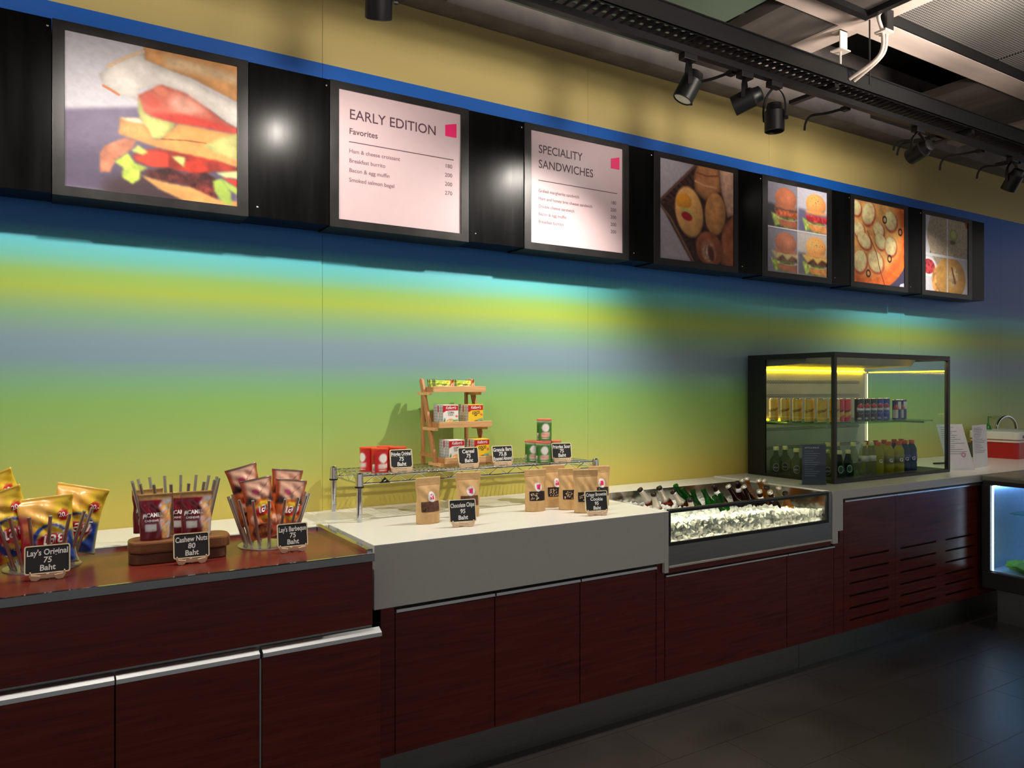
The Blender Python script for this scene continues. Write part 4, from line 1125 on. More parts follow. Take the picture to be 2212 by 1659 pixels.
# ================================================================== crisp tubes
def cv_tube(base, dark):
    c = Canvas(96, 48, base)
    c.poly([(0, 0), (1, 0), (1, .1), (0, .1)], dark, 1)
    c.ell(.5, .36, .085, .21, (242, 238, 232), 0, .06)
    c.poly([(.40, .60), (.60, .57), (.60, .80), (.40, .83)], (246, 214, 200), 1)
    c.poly([(.26, .22), (.345, .22), (.345, .92), (.26, .92)], tuple(int(v * .8) for v in base))
    c.poly([(.27, .62), (.335, .62), (.335, .92), (.27, .92)], (226, 220, 214))
    for k in range(6): c.poly([(.277, .66 + .04 * k), (.328, .66 + .04 * k), (.328, .68 + .04 * k), (.277, .68 + .04 * k)], (60, 40, 40))
    c.poly([(.42, .87), (.58, .86), (.58, .89), (.42, .90)], (240, 226, 214))
    c.poly([(.05, .2), (.2, .2), (.2, .85), (.05, .85)], tuple(int(min(255, v * 1.1)) for v in base), 1)
    return c
M_CAN = print_mat('printed_can_wall', 0.3, coat=0.2)
M_TIN = mat('tin_rim', (200, 196, 190), 0.25, 1.0)
def tube_mesh(cv, r, h, n=48, nv=26, front=-PI / 2):
    """printed can wall; the middle of the print faces -y"""
    mb = MB(); U = np.linspace(0, 1, n + 1); V = np.linspace(0, 1, nv)
    for b in V:
        for a in U:
            th = front + (a - .5) * 2 * PI; mb.v.append((r * math.cos(th), r * math.sin(th), h * b))
    for j in range(nv - 1):
        for i in range(n): mb.f.append((j * (n + 1) + i, j * (n + 1) + i + 1, (j + 1) * (n + 1) + i + 1, (j + 1) * (n + 1) + i))
    uu, vv = np.meshgrid(U, V); mb.c = cv.at(uu.ravel(), 1 - vv.ravel())
    return mesh(mb, 'printed_wall', True)
def wrap(r, z0, eps=.0006, a0=0.0):
    return lambda x, y: ((r + eps) * math.cos(-PI / 2 + a0 + x / r), (r + eps) * math.sin(-PI / 2 + a0 + x / r), z0 + y)
M_LIDR = mat('red_orange_lid', (216, 62, 34), 0.35)
M_LIDG = mat('salmon_lid', (222, 112, 84), 0.35)
def crisp_tube(cvm, lidm, label, loc, rz, group, brandcol):
    t = thing('crisp_tube', label, 'crisp tube', loc, rz, group=group)
    put('printed_wall', cvm, M_CAN, t)
    put('foot_rim', MB().lathe([(.0345, 0), (.0368, .0005), (.0368, .003), (.036, .0034)], 32), M_TIN, t)
    put('lid', MB().lathe([(.0362, .0965), (.0376, .097), (.0376, .1035), (.0352, .1045), (.033, .1035), (0, .1030)], 32), lidm, t, auto=True)
    letters('PRINGLES', .0145, brandcol, t, wrap(.036, .026, .0008), 'CENTER', .0004, .62, name='brand_lettering')
    return t
M_PINKT = mat('pink_print', (232, 150, 140), 0.5)
cr = tube_mesh(cv_tube((196, 22, 28), (206, 40, 30)), .036, .098)
cg = tube_mesh(cv_tube((62, 122, 50), (190, 196, 170)), .036, .098)
GR, GG = 'red crisp tubes', 'green crisp tubes'
rz0 = R_(2)
crisp_tube(cr, M_LIDR, 'short red crisp tube in front showing its barcode and white oval', (1.236, 3.045, ZS), rz0, GR, M_WTXT)
crisp_tube(cr, M_LIDR, 'short red crisp tube behind the barcode one, at the shelf end', (1.212, 3.118, ZS), R_(-70), GR, M_WTXT)
crisp_tube(cr, M_LIDR, 'short red crisp tube at the back nearest the green wall', (1.295, 3.135, ZS), R_(-30), GR, M_WTXT)
crisp_tube(cr, M_LIDR, 'short red crisp tube standing behind its Pringles Original sign', (1.325, 3.062, ZS), rz0, GR, M_WTXT)
crisp_tube(cg, M_LIDG, 'short green crisp tube at the bottom front of the small pyramid', (2.052, 3.012, ZS), R_(-22), GG, M_PINKT)
crisp_tube(cg, M_LIDG, 'short green crisp tube on the shelf behind the front one', (2.040, 3.088, ZS), R_(-22), GG, M_PINKT)
crisp_tube(cg, M_LIDG, 'short green crisp tube standing behind the Pringles Sour sign', (2.138, 3.048, ZS), R_(-20), GG, M_PINKT)
crisp_tube(cg, M_LIDG, 'short green crisp tube balanced on top of the other green ones', (2.082, 3.048, ZS + .1055), R_(-22), GG, M_PINKT)

# ================================================================== wooden ladder rack with cereal
LX0, LX1 = 1.543, 1.806
t = thing('ladder_rack', 'small pine ladder rack with three tray shelves standing on the wire shelf', 'display rack', ((LX0 + LX1) / 2, 3.14, ZS))
lx = (LX0 + LX1) / 2
def lp(name, mb, m, **k):
    return put(name, mb.move(Matrix.Translation((-lx, -3.14, -ZS))), m, t, **k)
SHV = [(3.035, 1.110), (3.095, 1.268), (3.155, 1.430)]
for sx in (LX0 - .012, LX1 - .014):
    lp('front_leg', MB().prism([(3.105, ZS), (3.135, ZS), (3.285, 1.482), (3.275, 1.496), (3.257, 1.49)], 'x', sx - .001, sx + .013), M_PINED, bev=0.002)
    lp('back_leg', MB().prism([(3.272, ZS), (3.298, ZS), (3.298, 1.46), (3.282, 1.46)], 'x', sx + .0135 if sx < lx else sx - .0145, sx + .0265 if sx < lx else sx - .0015), M_PINED, bev=0.002)
    lp('foot_stretcher', MB().bar((sx + .006, 3.13, ZS + .05), (sx + .006, 3.28, ZS + .05), .01, .018), M_PINED)
lp('front_rail', MB().box(LX0, LX1 - .014, 3.107, 3.119, ZS + .001, ZS + .022), M_PINE)
lp('back_rail', MB().box(LX0 + .002, LX1 - .016, 3.284, 3.296, 1.29, 1.33), M_PINED)
for yf, z in SHV:
    s = lp('shelf_board', MB().box(LX0 + .0135, LX1 - .016, yf + .010, yf + .135, z + .002, z + .010), M_PINE)
    lp('front_lip', MB().box(LX0, LX1 + .012, yf, yf + .010, z, z + .028), M_PINE, bev=0.001)
    for sx in (LX0 + .002, LX1 + .0):
        lp('side_lip', MB().box(sx, sx + .0095, yf + .0102, yf + .135, z, z + .024), M_PINED)
        lp('bearer', MB().box(sx - .016 if sx < lx else sx - .016, sx + .0, yf + .022, yf + .15, z - .013, z - .0002), M_PINE)

CW, CH, CT = .078, .094, .0235
def cv_cereal(kind):
    base = (240, 238, 234) if kind == 0 else (246, 206, 44)
    c = Canvas(56, 68, base)
    if kind == 0:
        c.ell(.50, .86, .32, .19, (226, 172, 104), 0, .06); c.ell(.50, .86, .27, .15, (240, 208, 150), 0, .2, .3, 14); c.ell(.42, .86, .07, .07, (200, 50, 40), 0, .2)
        c.poly([(.02, .80), (.1, .62), (.14, .7), (.1, 1), (.02, 1)], (44, 120, 70), 1)
        c.poly([(.62, .74), (.98, .70), (.98, .80), (.62, .86)], (120, 180, 110), 1); c.ell(.88, .56, .09, .06, (232, 120, 90), 0, .2)
    else:
        c.ell(.7, .92, .5, .16, (96, 50, 34), 0, .1, .4, 10); c.ell(.62, .98, .4, .1, (226, 222, 226), 0, .2); c.poly([(.62, .74), (.98, .66), (.98, .76), (.62, .84)], (120, 186, 150), 1)
        c.ell(.88, .5, .09, .07, (226, 120, 90), 0, .2); c.ell(.12, .92, .14, .1, (236, 150, 40), 0, .3)
    c.poly([(0, .03), (1, .03), (1, .27), (.6, .27), (.2, .29), (.04, .36), (0, .38)], (196, 20, 34), 0)
    return c
def carton_mesh(kind):
    """cereal carton: printed front grid plus plain sides, colours per vertex"""
    cv = cv_cereal(kind); mb = MB(); nu, nv = 40, 48
    U = np.linspace(0, 1, nu); V = np.linspace(0, 1, nv)
    mb.v = [((a - .5) * CW, -CT / 2, b * CH) for b in V for a in U]
    mb.f = [(j * nu + i, j * nu + i + 1, (j + 1) * nu + i + 1, (j + 1) * nu + i) for j in range(nv - 1) for i in range(nu - 1)]
    uu, vv = np.meshgrid(U, V); cols = list(cv.at(uu.ravel(), 1 - vv.ravel()))
    top = np.array((238, 236, 230) if kind == 0 else (248, 218, 80)) / 255; sd = np.array((196, 198, 196) if kind == 0 else (206, 200, 180)) / 255; red = np.array((170, 20, 34)) / 255
    def quad(ps, c):
        o = len(mb.v); mb.v += ps; mb.f.append((o, o + 1, o + 2, o + 3)); cols.extend([c] * 4)
    w, d, h = CW / 2, CT / 2, CH
    quad([(-w, -d, h), (w, -d, h), (w, d, h), (-w, d, h)], top); quad([(-w, -d, 0), (-w, d, 0), (w, d, 0), (w, -d, 0)], sd); quad([(w, d, 0), (-w, d, 0), (-w, d, h), (w, d, h)], top)
    for s_ in (-1, 1):
        quad([(s_ * w, s_ * -d, 0), (s_ * w, s_ * d, 0), (s_ * w, s_ * d, h), (s_ * w, s_ * -d, h)][::1], sd)
        for z in (.1, .24, .38, .52, .66, .8):
            e = s_ * (w + .0002); quad([(e, -d * .7, h * z), (e, d * .7, h * z), (e, d * .7, h * (z + .09)), (e, -d * .7, h * (z + .09))][::s_], sd * .86)
        e = s_ * (w + .0003); quad([(e, -d * .98, h * .62), (e, -d * .72, h * .62), (e, -d * .72, h * .97), (e, -d * .98, h * .97)][::s_], red)
    mb.c = np.array(cols); return mesh(mb, 'carton')
CM = [carton_mesh(0), carton_mesh(1)]
def cereal(kind, label, loc):
    t = thing('cereal_box', label, 'cereal box', loc, group='small cereal boxes')
    put('carton', CM[kind], M_CARD, t)
    f = lambda oz: (lambda x, y: (x, -CT / 2 - .0004, oz + y))
    letters("Kellogg's", .019, M_WTXT, t, f(CH * .795), 'CENTER', .0004, .78, .25, name='brand_lettering')
    if kind == 0:
        letters('CORN', .014, M_DTXT, t, f(CH * .575), 'CENTER', .0003, .8, name='product_lettering'); letters('FLAKES', .0105, M_DTXT, t, f(CH * .475), 'CENTER', 0, .8, name='product_lettering')
    else:
        letters('COCO', .017, M_DTXT, t, f(CH * .535), 'CENTER', .0006, .8, .2, name='product_lettering', tilt=.08); letters('pops', .010, M_DTXT, t, f(CH * .455), 'CENTER', .0003, .8, .2, name='product_lettering', tilt=.08)
    return t
ORD = ['front', 'second', 'third', 'rearmost']
for si, (yf, z) in enumerate(SHV[:2]):
    for kind, xc in ((0, 1.607), (1, 1.738)):
        for k in range(4):
            nm = ['bottom', 'middle'][si] + ' shelf of the pine rack'
            cereal(kind, f"{'white corn flakes' if kind == 0 else 'yellow coco'} box, {ORD[k]} of its row, {nm}", (xc + .002 * (k % 2), yf + .026 + .0265 * k, z + .0105))
# -- granola bars on the top shelf
def cv_bar():
    c = Canvas(60, 22, (222, 210, 60)); c.poly([(0, 0), (.6, 0), (.5, 1), (0, 1)], (176, 196, 52), 5)
    c.poly([(.22, .5), (.7, .45), (.7, .82), (.22, .86)], (246, 232, 160), 1); c.poly([(.76, 0), (1, 0), (1, 1), (.76, 1)], (196, 96, 50), 2, .4, 10); c.poly([(.95, 0), (1, 0), (1, 1), (.95, 1)], (120, 40, 30)); c.poly([(0, 0), (.06, 0), (.06, 1), (0, 1)], (70, 84, 30))
    c.ell(.82, .7, .04, .1, (240, 240, 230), 0, .2); return c
CVG = cv_bar(); fg = pillow(.046, .104, .022, 21)
def bar_fn(u, v, side):
    p = fg(1 - v, u, side); return (p[2] - .052, p[1], -p[0] + .0215)
def bar_fn2(u, v, side):
    p = bar_fn(u, v, side); k = max(0, abs(u - .5) - .44) / .06
    return (p[0], p[1] * (1 - .4 * k), p[2] + .006 * k * (1 if v > .5 else -.3))
bm_ = mesh(sheet_pair(bar_fn2, 34, 14, CVG), 'wrapper', True)
i = 0
for row, (xc, nm) in enumerate(((1.612, 'green-ended row'), (1.722, 'orange-ended row'))):
    for k in range(4):
        t = thing('granola_bar', f'yellow granola bar on the rack top, {ORD[k]} of the {nm}', 'granola bar', (xc + .003 * (k % 2), SHV[2][0] + .026 + .026 * k, SHV[2][1] + .0125), R_((-2, 3, -1, 2)[k]), group='granola bars on the top shelf')
        put('wrapper', bm_, M_FOIL, t)
        letters('GRANOLA', .0085, M_DTXT, t, lambda x, y: (x - .004, -.0125, .018 + y), 'CENTER', 0, .8)

chalkboard(['Pringles Original', '75', 'Baht'], 'chalkboard sign reading Pringles Original 75 Baht', (1.318, 3.004, ZS), R_(-4), .100, .080)
chalkboard(['Cereal', '75', 'Baht'], 'chalkboard sign reading Cereal 75 Baht', (1.640, 2.998, ZS), R_(-4), .100, .076)
tag(chalkboard(['Granola Bars', '75.B', 'Roasted Almond'], 'chalkboard sign reading Granola Bars 75.B Roasted Almond', (1.822, 3.004, ZS), R_(-6), .104, .076), 'chalkboard sign reading Granola Bars 75.B Roasted Almond', 'price sign', 'chalkboard price signs')
chalkboard(['Pringles Sour', '75', 'Baht'], 'chalkboard sign reading Pringles Sour 75 Baht', (2.150, 2.995, ZS), R_(-12), .104, .076)

# ================================================================== kraft cookie pouches
WK, HK = .108, .178
M_CHOC = mat('chocolate_cookie', (92, 56, 40), 0.7, var=0.5, scale=60, bump=0.5)
M_DARKC = mat('dark_brownie_crisp', (30, 24, 26), 0.45, var=0.6, scale=70, bump=0.5)
M_FLAKE = mat('almond_flake', (214, 190, 158), 0.6, var=.1)
M_STICK = mat('round_white_sticker', (232, 228, 230), 0.45)
M_WIN = glass_mat('pouch_window_film', (236, 230, 226), 0.12, 0.06)
def cookie_bag(label, loc, rz, dark, seed, sticker=True, w=WK, h=HK):
    t = thing('cookie_pouch', label, 'pouch', loc, rz, group='kraft cookie pouches')
    f = pouch(w, h, .062, seed)
    put('paper_pouch', mesh(sheet_pair(f, 26, 40), 'paper_pouch', True), M_KRAFT, t)
    def patch(u0, u1, v0, v1, eps, n=10):
        mb = MB()
        for j in range(n + 1):
            for i in range(n + 1):
                p = f(u0 + (u1 - u0) * i / n, v0 + (v1 - v0) * j / n, 1); mb.v.append((p[0], p[1] - eps, p[2]))
        mb.f = [(j * (n + 1) + i, j * (n + 1) + i + 1, (j + 1) * (n + 1) + i + 1, (j + 1) * (n + 1) + i) for j in range(n) for i in range(n)]
        return mb
    wn = put('window', mesh(patch(.12, .88, .26, .48, .0009), 'window', True), M_DARKC if dark else M_CHOC, t)
    rng = random.Random(seed)
    fl = MB()
    for _ in range(26 if dark else 8):
        u, v = rng.uniform(.19, .52), rng.uniform(.28, .44); p = f(u, v, 1); a = rng.uniform(0, 3); r = rng.uniform(.0025, .0045)
        fl.add([(p[0] + r * math.cos(a + q * PI / 3) * (1 if q % 2 else .7), p[1] - .0016, p[2] + r * .7 * math.sin(a + q * PI / 3)) for q in range(6)], [tuple(range(6))])
    o = put('flakes', fl, M_FLAKE if dark else M_DTXT, wn); o['kind'] = 'stuff'
    put('zip_line', mesh(patch(.02, .98, .835, .845, .0012, 12), 'zip_line', True), mat('kraft_zip', (176, 134, 84), .6), t)
    if sticker:
        cu, cv_, r = .56, .58, .0205
        mb = MB(); n = 24
        ring = [f(cu, cv_, 1)] + [f(cu + r / w * math.cos(2 * PI * k / n), cv_ + r / h * math.sin(2 * PI * k / n), 1) for k in range(n)]
        mb.add([(p[0], p[1] - .0013, p[2]) for p in ring], [(0, 1 + k, 1 + (k + 1) % n) for k in range(n)])
        st = put('sticker', mesh(mb, 'sticker', True), M_STICK, t)
        q = [(-.008, -.008), (.010, -.011), (.011, .012), (-.007, .009)]
        put('logo_mark', MB().add([(lambda p: (p[0], p[1] - .0022, p[2]))(f(cu + a / w, cv_ + b / h, 1)) for a, b in q], [(0, 1, 2, 3)]), M_MAGENTA, st)
    return t
cookie_bag('kraft pouch of brown cookies standing alone, farthest from its sign', (1.352, 2.818, ZW), R_(6), False, 31, True, .118, .186)
cookie_bag('kraft pouch of brown cookies standing behind the Chocolate Chips sign', (1.565, 2.868, ZW), R_(-8), False, 35, True, .112, .190)
cookie_bag('kraft pouch of dark crisps with white flakes standing apart in front', (1.893, 2.842, ZW), R_(-6), True, 41, True, .108, .186)
cookie_bag('kraft pouch of dark crisps half hidden behind its two neighbours', (2.035, 2.900, ZW), R_(-4), True, 43, True, .118, .192)
cookie_bag('kraft pouch of dark crisps without sticker in the middle of the cluster', (2.050, 2.800, ZW), R_(-12), True, 47, False, .11, .186)
cookie_bag('kraft pouch of dark crisps without sticker just behind the Crispy Brownie sign', (2.060, 2.692, ZW), R_(-16), True, 51, False, .118, .190)
cookie_bag('kraft pouch of dark crisps with pink sticker at the far end by the ice bin', (2.225, 2.805, ZW), R_(-14), True, 55, True, .112, .186)
chalkboard(['Chocolate Chips', '95', 'Baht'], 'chalkboard sign reading Chocolate Chips 95 Baht', (1.432, 2.665, ZW), R_(-10), .112, .090)
chalkboard(['Crispy Brownie', 'Cookie', '95', 'Baht'], 'chalkboard sign reading Crispy Brownie Cookie 95 Baht', (2.048, 2.595, ZW), R_(-14), .106, .088)
# ================================================================== ice bin sunk between the worktops
BX0, BX1, BY0, BY1 = 2.396, 3.555, 2.522, 3.130
g = thing('ice_bin', 'steel ice bin with glass front sunk between the white worktops', 'ice bin', ((BX0 + BX1) / 2, BY0, 0.62))
OX = (BX0 + BX1) / 2
def bp(name, mb, m, **k):
    return put(name, mb.move(Matrix.Translation((-OX, -BY0, -.62))), m, g, **k)
M_MIRROR = mat('polished_steel_tank', (196, 194, 188), 0.16, 1.0, var=0.05, scale=5)
M_TRIM = mat('white_trim', (220, 214, 204), 0.5)
rc = lambda x0, x1, z0, z1: [(x0, z0), (x1, z0), (x1, z1), (x0, z1)]
bp('front_panel', MB().box(BX0, BX1 - .012, BY0, BY0 + .012, .653, .742), M_STEEL)
bp('bottom_trim', MB().box(BX0, BX1, BY0 - .004, BY0 + .012, .6445, .6528), M_TRIM)
bp('glass_frame', MB().ring(rc(BX0, BX1 - .022, .742, .904), rc(BX0 + .012, BX1 - .040, .757, .889), 'y', BY0 - .001, BY0 + .012), M_BLACK)
bp('top_rail', MB().box(BX0, BX1 - .022, BY0 - .004, BY0 + .014, .8985, .9065), mat('steel_rail', (120, 124, 130), .25, 1.0), bev=.002)
bp('glass_pane', MB().box(BX0 + .012, BX1 - .040, BY0 + .003, BY0 + .009, .757, .8895), M_GLASS)
bp('corner_post', MB().box(BX1 - .021, BX1 - .001, BY0 - .001, BY0 + .02, .653, .905), M_STEEL, bev=.002)
bp('tank_back', MB().box(BX0, BX1, BY1 - .004, BY1, .66, .898), M_MIRROR)
bp('tank_side', MB().box(BX0, BX0 + .004, BY0 + .014, BY1 - .005, .66, .898), M_MIRROR)
bp('tank_side', MB().box(BX1 - .005, BX1 - .001, BY0 + .021, BY1 - .005, .66, .898), M_MIRROR)
bp('tank_floor', MB().box(BX0 + .005, BX1 - .006, BY0 + .014, BY1 - .005, .655, .66), M_MIRROR)
M_LEDW = emit_mat('warm_bin_led', (255, 238, 206), 38.0)
bp('led_strip', MB().box(BX0 + .03, BX1 - .06, BY0 + .0135, BY0 + .026, .8925, .8965), M_LEDW)
bp('led_strip', MB().box(BX0 + .03, BX1 - .06, BY0 + .0135, BY0 + .022, .748, .754), emit_mat('warm_low_led', (255, 236, 210), 6.0))
# -- ice: uncountable cubes, one heap
def ice_mat():
    m, nt, p = base_mat('cloudy_ice'); lk = nt.links.new
    tc = N(nt, 'ShaderNodeTexCoord'); nz = N(nt, 'ShaderNodeTexNoise', i_Scale=40.0); lk(tc.outputs['Object'], nz.inputs['Vector'])
    rp = N(nt, 'ShaderNodeValToRGB'); e = rp.color_ramp.elements; e[0].color = L4((226, 227, 220)); e[1].color = L4((250, 248, 240)); lk(nz.outputs[0], rp.inputs[0]); lk(rp.outputs[0], p.inputs['Base Color'])
    p.inputs['Roughness'].default_value = 0.18
    out = nt.nodes['Material Output']; tr = N(nt, 'ShaderNodeBsdfTranslucent'); tr.inputs[0].default_value = L4((236, 236, 226))
    tp = N(nt, 'ShaderNodeBsdfTransparent'); m1 = N(nt, 'ShaderNodeMixShader'); m1.inputs[0].default_value = .1; m2 = N(nt, 'ShaderNodeMixShader'); m2.inputs[0].default_value = .22
    lk(tr.outputs[0], m1.inputs[1]); lk(tp.outputs[0], m1.inputs[2]); lk(p.outputs[0], m2.inputs[1]); lk(m1.outputs[0], m2.inputs[2]); lk(m2.outputs[0], out.inputs[0])
    return m
rng = random.Random(11)
ice = MB()
def ice_top(x, y):
    u = (x - BX0) / (BX1 - BX0); v = (y - BY0) / (BY1 - BY0)
    return .828 + .008 * math.sin(5 * u + 1) + .020 * max(0, 1 - v / .12) - .035 * max(0, u - .76) / .24
for k in range(3400):
    x, y = rng.uniform(BX0 + .03, BX1 - .035), rng.uniform(BY0 + .033, BY1 - .03)
    if k < 1500: y = rng.uniform(BY0 + .031, BY0 + .065); z = .672 + (ice_top(x, y) - .68) * rng.random()
    else: z = ice_top(x, y) - rng.random() * .022
    s_ = rng.uniform(.008, .0135)
    R = Euler((rng.uniform(0, 6), rng.uniform(0, 6), rng.uniform(0, 6))).to_matrix()
    pts = [(i, 0, 0) for i in (-1, 1)]
    vs = [Vector((x, y, z)) + R @ (Vector(c) * s_) for c in ((-1, -1, -.75), (1, -1, -.75), (1, 1, -.75), (-1, 1, -.75), (-.7, -.7, .75), (.7, -.7, .75), (.7, .7, .75), (-.7, .7, .75))]
    ice.add(vs, [(0, 3, 2, 1), (4, 5, 6, 7), (0, 1, 5, 4), (1, 2, 6, 5), (2, 3, 7, 6), (3, 0, 4, 7)])
ice.box(BX0 + .04, BX1 - .04, BY0 + .06, BY1 - .03, .662, .785)
o = put('crushed_ice', ice, ice_mat()); o['kind'] = 'stuff'
tag(o, 'heap of cloudy ice cubes filling the glass-fronted bin', 'ice')
# -- bottles in the ice
M_CAP = mat('dark_crown_cap', (34, 24, 26), 0.35, .5)
M_CAPW = mat('pale_crown_cap', (206, 200, 190), 0.3, .6)
BOT = {'amber': glass_mat('amber_bottle_glass', (176, 92, 26), .09, body=.22, bodycol=(120, 56, 14)), 'brown': glass_mat('dark_brown_glass', (112, 54, 24), .09, body=.3, bodycol=(60, 26, 12)),
       'green': glass_mat('green_bottle_glass', (52, 158, 62), .09, body=.25, bodycol=(20, 110, 30)), 'clear': glass_mat('clear_bottle_glass', (232, 226, 206), .1, body=.06), 'gold': glass_mat('golden_drink_glass', (222, 168, 76), .1, body=.25, bodycol=(196, 140, 50))}
M_FOILW = mat('silver_neck_foil', (206, 196, 182), 0.35, .5, var=.08)
BPROF = [(.0, 0), (.029, .0), (.0305, .004), (.0305, .118), (.028, .138), (.019, .160), (.0145, .176), (.0125, .205), (.0128, .214), (.0142, .216), (.0142, .224), (.0118, .226)]
bmesh_ = mesh(MB().lathe(BPROF, 20), 'glass', True)
capm = mesh(MB().lathe([(.0158, .219), (.0158, .223), (.0145, .230), (.0, .231)], 16), 'crown_cap', True)
neckm = mesh(MB().lathe([(.0252, .145), (.0197, .160), (.0152, .176), (.0132, .205), (.0135, .214)], 18), 'neck_label', True)
bandm = mesh(MB().lathe([(.0160, .172), (.0150, .178), (.0137, .194)], 18), 'neck_label', True)
bodyl = mesh(MB().lathe([(.0309, .03), (.0309, .105)], 20), 'body_label', True)
def bottle(kind, cap, neck, px, py, ztop, label, lean=(-.55, .12), lab=None):
    """bottle stuck in the ice; px,py is where its mouth shows, lean the sideways run of its axis per unit height"""
    top = T(px, py, ztop)
    i = len([o for o in bpy.data.objects if o.name.startswith('beer_bottle')])
    ly = -.22 if top.y < 2.74 else (.30, -.10, .12)[i % 3]
    ax = Vector((-.55 + .16 * ((i * 5) % 3 - 1), ly, 1)).normalized()
    base = top - ax * .229
    base.x = min(max(base.x, BX0 + .04), BX1 - .04); base.y = min(max(base.y, BY0 + .06), BY1 - .04)
    ax = (top - base).normalized(); base = top - ax * .229
    t = thing('beer_bottle', label, 'bottle', base, group='bottles in the ice bin')
    t.rotation_mode = 'QUATERNION'; t.rotation_quaternion = ax.to_track_quat('Z', 'Y')
    put('glass', bmesh_, BOT[kind], t)
    if cap: put('crown_cap', capm, M_CAP if cap == 1 else M_CAPW, t)
    if neck == 1: put('neck_label', neckm, M_FOILW, t)
    if neck == 2: put('neck_label', bandm, M_PAPER, t)
    if lab: put('body_label', bodyl, M_PAPER, t)
    return t
for a in (
    ('amber', 1, 1, 1381, 1056, .925, 'brown bottle with silver neck foil, first by the cookie pouches'),
    ('amber', 1, 1, 1411, 1065, .918, 'silver-foiled bottle low in front, near the slab corner'),
    ('amber', 1, 1, 1423, 1052, .930, 'tall silver-foiled bottle beside the open green necks'),
    ('amber', 1, 1, 1452, 1060, .915, 'amber bottle with wrinkled silver neck foil in front of the green bottles'),
    ('brown', 1, 1, 1490, 1077, .893, 'white-necked brown bottle sunk deep against the glass'),
    ('green', 0, 0, 1458, 1046, .945, 'tallest green bottle, standing at the back of the ice'),
    ('green', 0, 0, 1473, 1055, .925, 'dark green bottle leaning beside the tallest green one'),
    ('green', 0, 0, 1496, 1057, .922, 'green bottle alone in the middle of the green group'),
    ('green', 0, 0, 1518, 1056, .922, 'bright green bottle glowing above the ice'),
    ('green', 0, 0, 1541, 1070, .900, 'green bottle leaning low toward the glass front'),
    ('green', 0, 0, 1556, 1066, .902, 'brightest green bottle touching the front glass'),
    ('brown', 1, 2, 1541, 1048, .935, 'dark brown bottle behind the bright green ones'),
    ('brown', 2, 0, 1572, 1049, .930, 'brown bottle with pale cap at the back of the ice'),
    ('brown', 1, 2, 1592, 1041, .940, 'upright dark brown bottle with white neck band'),
    ('brown', 2, 0, 1606, 1050, .925, 'pale-capped brown bottle leaning in front of the clear ones'),
    ('clear', 2, 0, 1601, 1036, .950, 'clear bottle at the very back next to the steel wall'),
    ('gold', 2, 0, 1613, 1032, .955, 'tall clear golden bottle rising above the others'),
    ('gold', 2, 0, 1638, 1036, .950, 'clear golden bottle next to the tall one in the same clump'),
    ('clear', 2, 0, 1648, 1037, .948, 'clear bottle with pale cap beside the golden clump'),
    ('gold', 1, 0, 1656, 1051, .925, 'amber golden bottle with dark cap in the clump by the case'),
    ('brown', 2, 2, 1640, 1060, .905, 'orange-brown bottle sinking into ice near the front'),
    ('brown', 2, 2, 1663, 1062, .902, 'pale-capped brown bottle leaning by the empty corner of the bin'),
    ('clear', 2, 0, 1682, 1052, .915, 'clear bottle alone near the empty corner of the bin'),
    ('gold', 1, 0, 1696, 1064, .895, 'yellow-labelled bottle with blue-black cap, last before the bare steel')):
    bottle(*a)
# ================================================================== glass drinks case on the worktop
KX0, KX1, KY0, KY1, KZ0, KZ1 = 3.832, 5.032, 2.698, 3.318, 0.9055, 1.655
g = thing('drinks_case', 'black framed glass display case of cold drinks standing on the worktop', 'display case', ((KX0 + KX1) / 2, (KY0 + KY1) / 2, KZ0))
OX, OY = (KX0 + KX1) / 2, (KY0 + KY1) / 2
def kp(name, mb, m, **k):
    return put(name, mb.move(Matrix.Translation((-OX, -OY, -KZ0))), m, g, **k)
pw = .034
kp('base_tray', MB().box(KX0, KX1, KY0, KY1, KZ0, KZ0 + .018), M_BLACK, bev=.002)
kp('top_frame', MB().ring([(KX0, KY0), (KX1, KY0), (KX1, KY1), (KX0, KY1)], [(KX0 + .03, KY0 + .03), (KX1 - .03, KY0 + .03), (KX1 - .03, KY1 - .03), (KX0 + .03, KY1 - .03)], 'z', KZ1 - .03, KZ1), M_BLACK, bev=.001)
kp('top_panel', MB().box(KX0 + .03, KX1 - .03, KY0 + .03, KY1 - .03, KZ1 - .012, KZ1 - .002), M_BLACK)
kp('lamp_canopy', MB().prism([(KY1 - .03, KZ1 - .013), (KY0 + .20, KZ1 - .013), (KY0 + .24, KZ1 - .06), (KY1 - .03, KZ1 - .075)], 'x', KX0 + .04, KX1 - .035), mat('grey_canopy', (92, 92, 92), .45), bev=.002)
for x, y, w2, d2 in ((KX0, KY0, .022, .022), (KX1 - .026, KY0, .026, .022), (KX1 - .022, KY1 - .03, .022, .03)):
    kp('post', MB().box(x, x + w2, y, y + d2, KZ0 + .018, KZ1 - .03), M_BLACK)
kp('side_panel', MB().box(KX0, KX0 + .012, KY1 - .135, KY1, KZ0 + .018, KZ1 - .03), M_BLACK)
def slot_mat():
    m, nt, p = base_mat('slotted_white_back'); lk = nt.links.new
    tc = N(nt, 'ShaderNodeTexCoord'); br = N(nt, 'ShaderNodeTexBrick')
    p.inputs['Roughness'].default_value = .35
    nz = N(nt, 'ShaderNodeTexNoise', i_Scale=4.0); lk(tc.outputs['Object'], nz.inputs[0])
    rp = N(nt, 'ShaderNodeValToRGB'); rp.color_ramp.elements[0].color = L4((150, 150, 140)); rp.color_ramp.elements[1].color = L4((186, 186, 174)); lk(nz.outputs[0], rp.inputs[0]); lk(rp.outputs[0], p.inputs['Base Color'])
    return m
M_BACKP = slot_mat()
